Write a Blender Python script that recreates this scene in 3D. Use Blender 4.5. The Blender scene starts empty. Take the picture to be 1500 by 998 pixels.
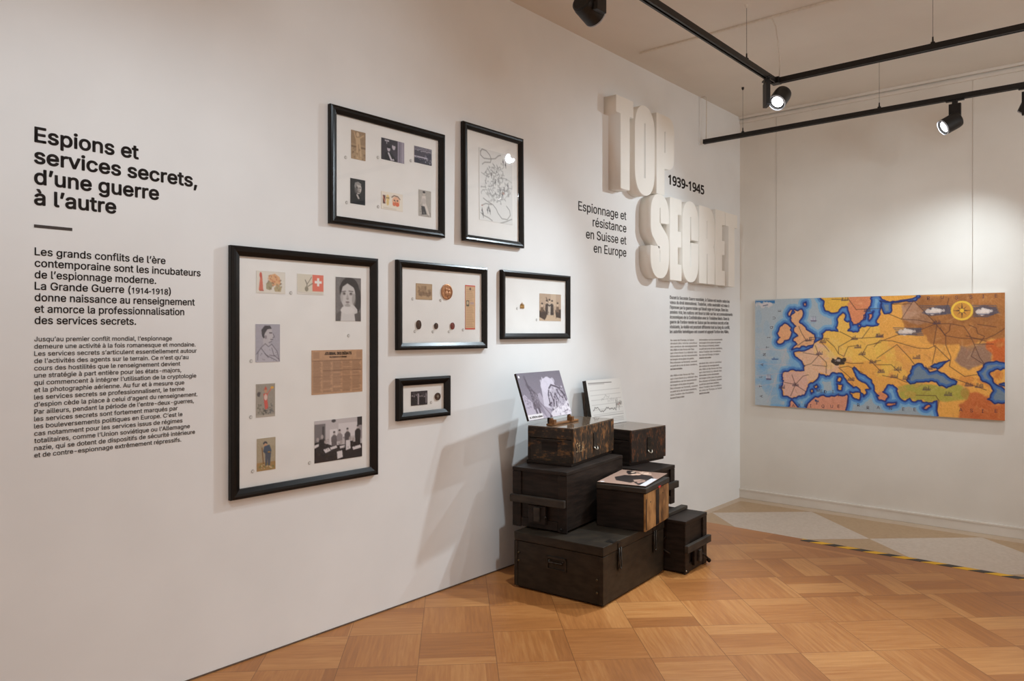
import bpy, bmesh, math, random
import numpy as np
from mathutils import Matrix, Vector

# ------------------------------------------------------------------ camera, world, exposure
scene = bpy.context.scene
COL = scene.collection
TH = math.atan(955 / 1112)                 # the camera looks this far to the left of the long wall's direction
cam_data = bpy.data.cameras.new('camera')
cam_data.sensor_width = 36.0
cam_data.lens = 36.0 * 1112 / 1500
cam_data.shift_y = -11 / 1500
cam_data.clip_start = 0.05
cam = bpy.data.objects.new('camera', cam_data)
COL.objects.link(cam)
cam.location = (2.934, 0.0, 1.38)
cam.rotation_euler = (math.pi / 2, 0, TH)
scene.camera = cam

world = bpy.data.worlds.new('world')
scene.world = world
world.use_nodes = True
WORLD_COLOR = (1.0, 0.87, 0.76, 1)
WORLD_STRENGTH = 0.68
world.node_tree.nodes['Background'].inputs[0].default_value = WORLD_COLOR
world.node_tree.nodes['Background'].inputs[1].default_value = WORLD_STRENGTH

vs = scene.view_settings
vs.view_transform = 'Standard'
vs.look = 'None'
vs.gamma = 1.0
vs.exposure = 0.27
vs.use_curve_mapping = False
scene.cycles.max_bounces = 8
scene.cycles.diffuse_bounces = 5
scene.cycles.transparent_max_bounces = 12
scene.cycles.sample_clamp_indirect = 4.0

# wattages of the track spots (name: watts, cone degrees, blend)
SPOT_NEAR_JOINT = (160, 92, 0.75)
SPOT_CRATES = (70, 46, 1.0)
SPOT_TITLE = (76, 84, 0.9)
SPOT_MAP = (64, 84, 0.95)
SPOT_COLOR = (0.77, 0.905, 1.0)

def lamp(name, loc, aim, watts, cone, blend, radius=0.035, parent=None):
    l = bpy.data.lights.new(name, 'SPOT')
    l.energy = watts; l.spot_size = math.radians(cone); l.spot_blend = blend
    l.color = SPOT_COLOR; l.shadow_soft_size = radius
    o = bpy.data.objects.new(name, l); COL.objects.link(o)
    o.location = loc
    o.rotation_euler = (Vector(aim) - Vector(loc)).to_track_quat('-Z', 'Y').to_euler()
    return o

# unseen spots inferred along the wall track, then fill lamps added
lamp('unseen_lamp', (1.50, 0.75, 2.86), (0.0, 1.15, 1.30), 48, 92, 1.0)
lamp('unseen_lamp', (1.50, 2.00, 2.86), (0.0, 2.20, 2.25), 16, 84, 1.0)
lamp('unseen_lamp', (1.13, 2.76, 2.80), (0.36, 3.95, 0.2), 90, 54, 0.7, 0.025)
lamp('unseen_lamp', (2.70, 4.80, 2.93), (1.8, 2.7, 0.0), 190, 68, 1.0)  # added out of view to brighten the floor from the back right
lamp('unseen_lamp', (4.40, 4.80, 2.93), (3.3, 3.6, 0.0), 120, 90, 1.0)  # added unseen fill, bouncing off the floor at the right
lamp('unseen_lamp', (3.60, 1.00, 2.93), (3.6, 0.3, 0.0), 150, 80, 1.0)  # added beside the camera, only for bounced fill
lamp('back_wall_fill', (4.30, 3.60, 2.40), (1.5, 6.6, 1.7), 110, 100, 1.0, 0.4)  # soft fill added in mid-air out of view, lifts the back wall

# ------------------------------------------------------------------ helpers
def put(props, o):
    for k, v in props.items():
        if v is not None: o[k] = v
    return o

def mesh_obj(name, me, mat=None, parent=None, M=None):
    o = bpy.data.objects.new(name, me)
    COL.objects.link(o)
    if mat is not None:
        for m in (mat if isinstance(mat, (list, tuple)) else [mat]): me.materials.append(m)
    if parent is not None: o.parent = parent
    if M is not None:
        if parent is not None: o.matrix_local = M
        else: o.matrix_world = M
    return o

def bm_obj(name, bm, mat=None, parent=None, M=None, smooth=False):
    me = bpy.data.meshes.new(name)
    bmesh.ops.recalc_face_normals(bm, faces=bm.faces)
    if smooth:
        for f in bm.faces: f.smooth = True
    bm.to_mesh(me); bm.free()
    return mesh_obj(name, me, mat, parent, M)

def thing(name, label, cat, M=None, loc=None, rz=0.0, group=None):
    o = bpy.data.objects.new(name, None); COL.objects.link(o)
    o.empty_display_size = 0.1
    if M is not None: o.matrix_world = M
    if loc is not None:
        o.location = loc; o.rotation_euler = (0, 0, rz)
    o['label'] = label; o['category'] = cat
    if group: o['group'] = group
    return o

def tag(o, label, cat, group=None):
    o['label'] = label; o['category'] = cat
    if group: o['group'] = group
    return o

def structure(o):
    o['kind'] = 'structure'; return o

def box(bm, x0, x1, y0, y1, z0, z1, bev=0.0, mi=0):
    v = [bm.verts.new((x, y, z)) for z in (z0, z1) for y in (y0, y1) for x in (x0, x1)]
    fs = [bm.faces.new([v[i] for i in q]) for q in ((0, 2, 3, 1), (4, 5, 7, 6), (0, 1, 5, 4), (2, 6, 7, 3), (0, 4, 6, 2), (1, 3, 7, 5))]
    if bev > 0:
        es = list({e for f in fs for e in f.edges})
        r = bmesh.ops.bevel(bm, geom=es, offset=bev, segments=2, affect='EDGES', profile=0.6)
        fs = [f for f in r['faces']] + [f for f in fs if f.is_valid]
    for f in fs: f.material_index = mi
    return fs

def tube(bm, pts, r, n=8, cap=True):
    pts = [Vector(p) for p in pts]
    rings = []
    for i, p in enumerate(pts):
        a = pts[max(i - 1, 0)]; b = pts[min(i + 1, len(pts) - 1)]
        t = (b - a).normalized()
        up = Vector((0, 0, 1)) if abs(t.z) < 0.9 else Vector((1, 0, 0))
        s = t.cross(up).normalized(); u = s.cross(t)
        rings.append([bm.verts.new(p + (s * math.cos(2 * math.pi * k / n) + u * math.sin(2 * math.pi * k / n)) * r) for k in range(n)])
    for A, B in zip(rings, rings[1:]):
        for k in range(n): bm.faces.new((A[k], A[(k + 1) % n], B[(k + 1) % n], B[k]))
    if cap:
        bm.faces.new(rings[0][::-1]); bm.faces.new(rings[-1])

def lathe(bm, prof, n=32, M=None):
    """profile of (radius, z) revolved about z"""
    rings = []
    for r, z in prof:
        if r < 1e-6: rings.append([bm.verts.new((0, 0, z))])
        else: rings.append([bm.verts.new((r * math.cos(2 * math.pi * k / n), r * math.sin(2 * math.pi * k / n), z)) for k in range(n)])
    for A, B in zip(rings, rings[1:]):
        for k in range(n):
            q = [A[k % len(A)], A[(k + 1) % len(A)], B[(k + 1) % len(B)], B[k % len(B)]]
            u = []
            for v in q:
                if v not in u: u.append(v)
            if len(u) > 2: bm.faces.new(u)
    if M is not None: bmesh.ops.transform(bm, matrix=M, verts=bm.verts)

def basis(right, up, out, loc):
    r, u, o = Vector(right).normalized(), Vector(up).normalized(), Vector(out).normalized()
    return Matrix(((r.x, u.x, o.x, loc[0]), (r.y, u.y, o.y, loc[1]), (r.z, u.z, o.z, loc[2]), (0, 0, 0, 1)))

def on_left_wall(y, z, x=0.0):           # local x runs along the wall, local y up, local z out into the room
    return basis((0, 1, 0), (0, 0, 1), (1, 0, 0), (x, y, z))

# ------------------------------------------------------------------ materials
def nodes_of(name):
    m = bpy.data.materials.new(name); m.use_nodes = True
    nt = m.node_tree
    return m, nt, nt.nodes['Principled BSDF']

def sl(c):                                # 8-bit sRGB to linear
    return tuple(((v / 255) / 12.92 if v / 255 <= 0.04045 else ((v / 255 + 0.055) / 1.055) ** 2.4) for v in c[:3]) + (1.0,)

def noise_mat(name, c1, c2, scale=12.0, rough=0.6, spec=0.4, stretch=(1, 1, 1), bump=0.0, metal=0.0, lo=0.35, hi=0.65, detail=6):
    m, nt, b = nodes_of(name)
    tc = nt.nodes.new('ShaderNodeTexCoord'); mp = nt.nodes.new('ShaderNodeMapping')
    mp.inputs['Scale'].default_value = stretch
    n = nt.nodes.new('ShaderNodeTexNoise'); n.inputs['Scale'].default_value = scale; n.inputs['Detail'].default_value = detail
    r = nt.nodes.new('ShaderNodeValToRGB')
    r.color_ramp.elements[0].position = lo; r.color_ramp.elements[1].position = hi
    r.color_ramp.elements[0].color = sl(c1); r.color_ramp.elements[1].color = sl(c2)
    L = nt.links.new
    L(tc.outputs['Object'], mp.inputs[0]); L(mp.outputs[0], n.inputs['Vector']); L(n.outputs['Fac'], r.inputs[0])
    L(r.outputs[0], b.inputs['Base Color'])
    b.inputs['Roughness'].default_value = rough; b.inputs['Specular IOR Level'].default_value = spec
    b.inputs['Metallic'].default_value = metal
    if bump > 0:
        bp = nt.nodes.new('ShaderNodeBump'); bp.inputs['Strength'].default_value = bump; bp.inputs['Distance'].default_value = 0.004
        L(n.outputs['Fac'], bp.inputs['Height']); L(bp.outputs[0], b.inputs['Normal'])
    return m

M_WALL = noise_mat('white_wall_paint', (234, 233, 231), (238, 237, 235), 3, 0.75, 0.25)
M_BACK = noise_mat('off_white_wall_paint', (226, 219, 209), (231, 224, 214), 3, 0.75, 0.25)
M_CEIL = noise_mat('ceiling_paint', (225, 218, 208), (230, 223, 213), 2, 0.85, 0.2)
M_LETTER = noise_mat('cream_letter_paint', (240, 234, 224), (244, 238, 229), 4, 0.6, 0.3)
M_TRIM = noise_mat('trim_paint', (224, 216, 205), (230, 222, 212), 6, 0.5, 0.4)
M_INK = noise_mat('charcoal_vinyl', (66, 57, 53), (72, 63, 59), 30, 0.6, 0.3)
M_INK_SMALL = noise_mat('charcoal_print', (78, 69, 65), (84, 75, 71), 30, 0.6, 0.3)
M_TINY = noise_mat('grey_fine_print', (146, 136, 130), (152, 142, 136), 30, 0.6, 0.3)
M_FRAME = noise_mat('black_lacquered_wood', (17, 13, 11), (23, 18, 15), 30, 0.28, 0.25, (1, 1, 1))
M_MAT = noise_mat('white_mount_board', (240, 238, 234), (244, 242, 238), 10, 0.8, 0.2)
M_BLACK = noise_mat('black_powder_coat', (20, 17, 15), (28, 24, 21), 60, 0.45, 0.4)
M_WIRE = noise_mat('steel_wire', (110, 104, 98), (130, 124, 118), 60, 0.4, 0.5, metal=0.6)
M_PALECABLE = noise_mat('white_cable_sheath', (214, 204, 190), (222, 212, 198), 60, 0.5, 0.4)
M_CORD = noise_mat('clear_hanging_cord', (206, 200, 192), (216, 210, 202), 60, 0.5, 0.4)
M_CRATE = noise_mat('blackened_crate_wood', (28, 21, 17), (44, 34, 28), 9, 0.5, 0.22, (1, 1, 6), 0.25)
M_OLIVE = noise_mat('dark_olive_crate_paint', (35, 28, 21), (50, 41, 31), 7, 0.45, 0.25, (2, 2, 5), 0.2)
M_BATTEN = noise_mat('worn_batten_wood', (36, 30, 25), (60, 51, 42), 8, 0.6, 0.35, (1, 1, 5), 0.3)
M_IRON = noise_mat('dark_iron', (38, 34, 31), (70, 62, 54), 40, 0.4, 0.5, metal=0.7)
M_RIVET = noise_mat('dull_brass_rivet', (74, 62, 42), (98, 82, 54), 40, 0.45, 0.5, metal=0.6)
M_STEEL = noise_mat('worn_steel', (150, 140, 126), (190, 180, 164), 40, 0.35, 0.5, metal=0.8)
M_ROPE = noise_mat('black_rope', (26, 22, 20), (44, 38, 34), 80, 0.8, 0.2)
M_OAK = noise_mat('easel_wood', (104, 66, 34), (140, 94, 52), 8, 0.5, 0.4, (1, 1, 8), 0.1)
M_DARKEDGE = noise_mat('dark_board_edge', (36, 28, 22), (50, 40, 32), 30, 0.6, 0.3)
M_GREYDOT = noise_mat('grey_sticker_ink', (150, 146, 142), (176, 172, 168), 60, 0.6, 0.3)
M_PASTE = noise_mat('white_sticker', (214, 211, 206), (222, 219, 214), 60, 0.6, 0.3)
M_TERRA = None

def worn_mat(name, dark, mid, bare, amount, fine=28, stretch=(1, 1, 1)):
    """old paint scuffed through to bare wood, more at the corners of the planks"""
    m, nt, b = nodes_of(name)
    L = nt.links.new
    tc = nt.nodes.new('ShaderNodeTexCoord'); mp = nt.nodes.new('ShaderNodeMapping'); mp.inputs['Scale'].default_value = stretch
    L(tc.outputs['Object'], mp.inputs[0])
    n1 = nt.nodes.new('ShaderNodeTexNoise'); n1.inputs['Scale'].default_value = fine; n1.inputs['Detail'].default_value = 8
    n2 = nt.nodes.new('ShaderNodeTexNoise'); n2.inputs['Scale'].default_value = fine * 0.3; n2.inputs['Detail'].default_value = 4
    L(mp.outputs[0], n1.inputs['Vector']); L(mp.outputs[0], n2.inputs['Vector'])
    ad = nt.nodes.new('ShaderNodeMath'); ad.operation = 'ADD'
    L(n1.outputs['Fac'], ad.inputs[0]); L(n2.outputs['Fac'], ad.inputs[1])
    geo = nt.nodes.new('ShaderNodeNewGeometry')
    pt = nt.nodes.new('ShaderNodeMath'); pt.operation = 'MULTIPLY_ADD'
    pt.inputs[1].default_value = 1.6; pt.inputs[2].default_value = -0.8
    L(geo.outputs['Pointiness'], pt.inputs[0])
    a2 = nt.nodes.new('ShaderNodeMath'); a2.operation = 'ADD'
    L(ad.outputs[0], a2.inputs[0]); L(pt.outputs[0], a2.inputs[1])
    r = nt.nodes.new('ShaderNodeValToRGB')
    e = r.color_ramp.elements
    e[0].position = 0.5; e[0].color = sl(dark)
    e[1].position = min(1.0, amount + 0.16); e[1].color = sl(bare)
    x = r.color_ramp.elements.new(amount); x.color = sl(mid)
    sc = nt.nodes.new('ShaderNodeMath'); sc.operation = 'MULTIPLY'; sc.inputs[1].default_value = 0.62
    L(a2.outputs[0], sc.inputs[0]); L(sc.outputs[0], r.inputs[0])
    L(r.outputs[0], b.inputs['Base Color'])
    bp = nt.nodes.new('ShaderNodeBump'); bp.inputs['Strength'].default_value = 0.3; bp.inputs['Distance'].default_value = 0.004
    L(n1.outputs['Fac'], bp.inputs['Height']); L(bp.outputs[0], b.inputs['Normal'])
    b.inputs['Roughness'].default_value = 0.55; b.inputs['Specular IOR Level'].default_value = 0.35
    return m

M_SCUFFED = worn_mat('scuffed_brown_paint', (36, 28, 21), (54, 41, 29), (150, 100, 56), 0.69, 95, (1, 1, 0.42))
M_SCUFFED_END = worn_mat('scuffed_brown_end', (36, 29, 23), (50, 39, 30), (116, 78, 44), 0.70, 85, (0.6, 1, 1.2))
M_SCUFFED_DARK = worn_mat('scuffed_black_paint', (28, 22, 19), (44, 33, 26), (112, 64, 34), 0.705, 90, (1, 1, 0.5))
M_BARE = worn_mat('bare_stained_wood', (38, 28, 20), (122, 82, 44), (172, 126, 76), 0.63, 20, (1, 1, 0.6))

def paint_mat(name='printed_surface', rough=0.55, spec=0.3):
    m, nt, b = nodes_of(name)
    a = nt.nodes.new('ShaderNodeVertexColor'); a.layer_name = 'print'
    nt.links.new(a.outputs['Color'], b.inputs['Base Color'])
    b.inputs['Roughness'].default_value = rough; b.inputs['Specular IOR Level'].default_value = spec
    return m
M_PRINT = paint_mat()
M_PRINT_SATIN = paint_mat('satin_printed_surface', 0.35, 0.5)

def M2(nt, op, a, b=None, c=None):
    n = nt.nodes.new('ShaderNodeMath'); n.operation = op
    for i, v in enumerate((a, b, c)):
        if v is None: continue
        if isinstance(v, (int, float)): n.inputs[i].default_value = v
        else: nt.links.new(v, n.inputs[i])
    return n.outputs[0]

def glass_mat():
    m = bpy.data.materials.new('picture_glass'); m.use_nodes = True
    nt = m.node_tree; nt.nodes.clear(); L = nt.links.new
    o = nt.nodes.new('ShaderNodeOutputMaterial'); mix = nt.nodes.new('ShaderNodeMixShader')
    t = nt.nodes.new('ShaderNodeBsdfTransparent'); g = nt.nodes.new('ShaderNodeBsdfGlossy')
    g.inputs['Roughness'].default_value = 0.02
    geo = nt.nodes.new('ShaderNodeNewGeometry'); dt = nt.nodes.new('ShaderNodeVectorMath'); dt.operation = 'DOT_PRODUCT'
    L(geo.outputs['Incoming'], dt.inputs[0]); L(geo.outputs['Normal'], dt.inputs[1])
    k = M2(nt, 'POWER', M2(nt, 'SUBTRACT', 1.0, M2(nt, 'ABSOLUTE', dt.outputs['Value'])), 5.0)
    L(M2(nt, 'MULTIPLY_ADD', k, 0.93, 0.022), mix.inputs[0])
    L(t.outputs[0], mix.inputs[1]); L(g.outputs[0], mix.inputs[2]); L(mix.outputs[0], o.inputs[0])
    return m
M_GLASS = glass_mat()

def lens_mat(name, strength):
    m, nt, b = nodes_of(name)
    n = nt.nodes.new('ShaderNodeTexVoronoi'); n.inputs['Scale'].default_value = 60
    r = nt.nodes.new('ShaderNodeMapRange'); r.inputs[3].default_value = strength; r.inputs[4].default_value = strength * 0.7
    tc = nt.nodes.new('ShaderNodeTexCoord')
    nt.links.new(tc.outputs['Object'], n.inputs['Vector']); nt.links.new(n.outputs['Distance'], r.inputs[0])
    b.inputs['Emission Color'].default_value = (0.95, 0.97, 1.0, 1)
    nt.links.new(r.outputs[0], b.inputs['Emission Strength'])
    return m
M_LENS = lens_mat('lit_lens', 14)
M_RIM = noise_mat('frosted_lens_rim', (200, 204, 212), (220, 224, 232), 40, 0.3, 0.5)

def parquet_mat():
    """square panels laid diagonally, the grain turning from panel to panel; planks along the step"""
    m, nt, b = nodes_of('oak_parquet'); L = nt.links.new
    tc = nt.nodes.new('ShaderNodeTexCoord'); sep = nt.nodes.new('ShaderNodeSeparateXYZ')
    L(tc.outputs['Object'], sep.inputs[0])
    X, Y = sep.outputs[0], sep.outputs[1]
    k = 2 ** -0.5
    u = M2(nt, 'DIVIDE', M2(nt, 'SUBTRACT', M2(nt, 'MULTIPLY', M2(nt, 'ADD', X, Y), k), 1.597), 0.3275)
    v = M2(nt, 'DIVIDE', M2(nt, 'SUBTRACT', M2(nt, 'MULTIPLY', M2(nt, 'SUBTRACT', Y, X), k), 1.093), 0.333)
    border = M2(nt, 'GREATER_THAN', Y, 4.93)
    inv = M2(nt, 'SUBTRACT', 1.0, border)
    def sel(a, bo): return M2(nt, 'ADD', M2(nt, 'MULTIPLY', a, inv), M2(nt, 'MULTIPLY', bo, border))
    bu = M2(nt, 'DIVIDE', X, 0.9)
    bv = M2(nt, 'DIVIDE', M2(nt, 'SUBTRACT', Y, 4.93), 0.2)
    U = sel(u, bu); V = sel(v, bv)
    iu = M2(nt, 'FLOOR', U); iv = M2(nt, 'FLOOR', V)
    fu = M2(nt, 'SUBTRACT', U, iu); fv = M2(nt, 'SUBTRACT', V, iv)
    par = M2(nt, 'MODULO', M2(nt, 'ADD', M2(nt, 'ADD', iu, iv), 200.0), 2.0)       # 0: grain along v
    par = M2(nt, 'GREATER_THAN', M2(nt, 'ADD', par, M2(nt, 'MULTIPLY', border, 2.0)), 0.5)
    ipar = M2(nt, 'SUBTRACT', 1.0, par)
    across = M2(nt, 'ADD', M2(nt, 'MULTIPLY', fu, ipar), M2(nt, 'MULTIPLY', fv, par))
    along = M2(nt, 'ADD', M2(nt, 'MULTIPLY', fv, ipar), M2(nt, 'MULTIPLY', fu, par))
    cell = nt.nodes.new('ShaderNodeCombineXYZ'); L(iu, cell.inputs[0]); L(iv, cell.inputs[1])
    wn = nt.nodes.new('ShaderNodeTexWhiteNoise'); wn.noise_dimensions = '3D'; L(cell.outputs[0], wn.inputs['Vector'])
    # strips of uneven width inside a panel
    shift = M2(nt, 'MULTIPLY_ADD', wn.outputs['Value'], 0.9, 0.0)
    strip = M2(nt, 'FLOOR', M2(nt, 'ADD', M2(nt, 'MULTIPLY', across, 2.3), shift))
    c2 = nt.nodes.new('ShaderNodeCombineXYZ'); L(iu, c2.inputs[0]); L(iv, c2.inputs[1]); L(M2(nt, 'ADD', strip, 7.0), c2.inputs[2])
    w2 = nt.nodes.new('ShaderNodeTexWhiteNoise'); w2.noise_dimensions = '3D'; L(c2.outputs[0], w2.inputs['Vector'])
    gv = nt.nodes.new('ShaderNodeCombineXYZ')
    L(M2(nt, 'MULTIPLY', along, 1.6), gv.inputs[0]); L(M2(nt, 'MULTIPLY', across, 22.0), gv.inputs[1])
    L(M2(nt, 'MULTIPLY', M2(nt, 'ADD', w2.outputs['Value'], wn.outputs['Value']), 37.0), gv.inputs[2])
    gn = nt.nodes.new('ShaderNodeTexNoise'); gn.inputs['Scale'].default_value = 1.0; gn.inputs['Detail'].default_value = 7; gn.inputs['Roughness'].default_value = 0.6
    gn.inputs['Distortion'].default_value = 0.35
    L(gv.outputs[0], gn.inputs['Vector'])
    tone = M2(nt, 'ADD', M2(nt, 'MULTIPLY', w2.outputs['Value'], 0.30), M2(nt, 'ADD', M2(nt, 'MULTIPLY', wn.outputs['Value'], 0.12), M2(nt, 'MULTIPLY', gn.outputs['Fac'], 0.62)))
    r = nt.nodes.new('ShaderNodeValToRGB')
    e = r.color_ramp.elements
    e[0].position = 0.12; e[0].color = sl((134, 80, 40))
    e[1].position = 0.95; e[1].color = sl((214, 158, 97))
    q = r.color_ramp.elements.new(0.5); q.color = sl((174, 113, 60))
    L(tone, r.inputs[0])
    # thin dark joints between panels
    def edge(f, w): return M2(nt, 'LESS_THAN', M2(nt, 'MINIMUM', f, M2(nt, 'SUBTRACT', 1.0, f)), w)
    joint = M2(nt, 'MAXIMUM', M2(nt, 'MULTIPLY', edge(fu, 0.005), inv), M2(nt, 'MULTIPLY', edge(fv, 0.005), 1.0))
    mx = nt.nodes.new('ShaderNodeMix'); mx.data_type = 'RGBA'
    L(M2(nt, 'MULTIPLY', joint, 0.55), mx.inputs[0]); L(r.outputs[0], mx.inputs[6]); mx.inputs[7].default_value = sl((84, 50, 26))
    L(mx.outputs[2], b.inputs['Base Color'])
    L(M2(nt, 'MULTIPLY_ADD', gn.outputs['Fac'], 0.15, 0.30), b.inputs['Roughness'])
    b.inputs['Specular IOR Level'].default_value = 0.35
    return m
M_PARQUET = parquet_mat()

def terrazzo_mat():
    m, nt, b = nodes_of('terrazzo'); L = nt.links.new
    tc = nt.nodes.new('ShaderNodeTexCoord'); sep = nt.nodes.new('ShaderNodeSeparateXYZ'); L(tc.outputs['Object'], sep.inputs[0])
    X, Y = sep.outputs[0], sep.outputs[1]
    t = M2(nt, 'MODULO', M2(nt, 'ADD', M2(nt, 'SUBTRACT', X, 0.075), 12.3), 1.23)
    a = M2(nt, 'DIVIDE', M2(nt, 'ABSOLUTE', M2(nt, 'SUBTRACT', t, 0.615)), 0.615)
    c = M2(nt, 'DIVIDE', M2(nt, 'ABSOLUTE', M2(nt, 'SUBTRACT', Y, 5.895)), 0.575)
    dia = M2(nt, 'LESS_THAN', M2(nt, 'ADD', a, c), 1.0)
    bord = M2(nt, 'MAXIMUM', M2(nt, 'GREATER_THAN', Y, 6.475), M2(nt, 'LESS_THAN', X, 0.065))
    n = nt.nodes.new('ShaderNodeTexNoise'); n.inputs['Scale'].default_value = 45; n.inputs['Detail'].default_value = 5
    L(tc.outputs['Object'], n.inputs['Vector'])
    def ramp(c1, c2):
        r = nt.nodes.new('ShaderNodeValToRGB'); r.color_ramp.elements[0].position = 0.35; r.color_ramp.elements[1].position = 0.65
        r.color_ramp.elements[0].color = sl(c1); r.color_ramp.elements[1].color = sl(c2); L(n.outputs['Fac'], r.inputs[0]); return r.outputs[0]
    tan = ramp((178, 146, 110), (186, 155, 119)); gry = ramp((198, 181, 164), (208, 192, 176)); bor = ramp((196, 172, 146), (202, 180, 155))
    m1 = nt.nodes.new('ShaderNodeMix'); m1.data_type = 'RGBA'; L(dia, m1.inputs[0]); L(tan, m1.inputs[6]); L(gry, m1.inputs[7])
    m2 = nt.nodes.new('ShaderNodeMix'); m2.data_type = 'RGBA'; L(bord, m2.inputs[0]); L(m1.outputs[2], m2.inputs[6]); L(bor, m2.inputs[7])
    L(m2.outputs[2], b.inputs['Base Color']); b.inputs['Roughness'].default_value = 0.4
    return m
M_TERRA = terrazzo_mat()

def hazard_mat():
    m, nt, b = nodes_of('hazard_stripes'); L = nt.links.new
    tc = nt.nodes.new('ShaderNodeTexCoord'); sep = nt.nodes.new('ShaderNodeSeparateXYZ'); L(tc.outputs['Object'], sep.inputs[0])
    s = M2(nt, 'DIVIDE', M2(nt, 'ADD', M2(nt, 'SUBTRACT', sep.outputs[0], M2(nt, 'MULTIPLY', sep.outputs[1], 1.0)), 20.0), 0.165)
    f = M2(nt, 'GREATER_THAN', M2(nt, 'FRACT', s), 0.5)
    mx = nt.nodes.new('ShaderNodeMix'); mx.data_type = 'RGBA'; L(f, mx.inputs[0])
    mx.inputs[6].default_value = sl((40, 38, 38)); mx.inputs[7].default_value = sl((236, 180, 20))
    L(mx.outputs[2], b.inputs['Base Color']); b.inputs['Roughness'].default_value = 0.5
    return m
M_HAZARD = hazard_mat()

# ------------------------------------------------------------------ the room
CEIL, STEP, YB, YS = 3.347, -0.12, 6.609, 5.13
def slab(name, x0, x1, y0, y1, z0, z1, mat):
    bm = bmesh.new(); box(bm, x0, x1, y0, y1, z0, z1)
    return structure(bm_obj(name, bm, mat))
slab('floor', 0, 6.0, -3.0, YS, -0.30, 0.0, M_PARQUET)
slab('floor', 0, 6.0, YS, YB, -0.30, STEP, M_TERRA)
slab('wall_left', -0.12, 0, -3.0, YB + 0.12, -0.30, CEIL, M_WALL)
slab('wall_back', 0, 6.0, YB, YB + 0.12, -0.30, CEIL, M_BACK)
slab('wall_front', 0, 6.0, -3.12, -3.0, -0.30, CEIL, M_WALL)
slab('ceiling', -0.12, 6.0, -3.0, YB + 0.12, CEIL, CEIL + 0.12, M_CEIL)
bm = bmesh.new()
box(bm, 0, 6.0, YB - 0.014, YB, STEP, STEP + 0.078, 0.003)
box(bm, 0, 6.0, YB - 0.018, YB, STEP + 0.070, STEP + 0.086, 0.003)
structure(bm_obj('baseboard_back', bm, M_TRIM))
bm = bmesh.new()                                   # shallow cove under the ceiling along the back wall
for i, (d, z0, z1) in enumerate(((0.030, CEIL - 0.022, CEIL), (0.018, CEIL - 0.060, CEIL - 0.034))):
    box(bm, 0, 6.0, YB - d, YB, z0, z1, 0.004)
structure(bm_obj('trim_1', bm, M_TRIM))
bm = bmesh.new(); box(bm, 0, 0.004, -3.0, YS, 0.0, 0.006)  # dark strip standing in for the gap shadow between floor and wall
structure(bm_obj('gap_shadow_strip', bm, noise_mat('floor_gap_shadow', (90, 70, 56), (110, 88, 70), 40)))

bm = bmesh.new(); box(bm, 1.10, 6.0, YS - 0.056, YS + 0.0005, 0.0002, 0.0012)
tag(bm_obj('hazard_tape', bm, M_HAZARD), 'black and yellow striped warning tape along the edge of the floor step', 'warning tape')

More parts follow.
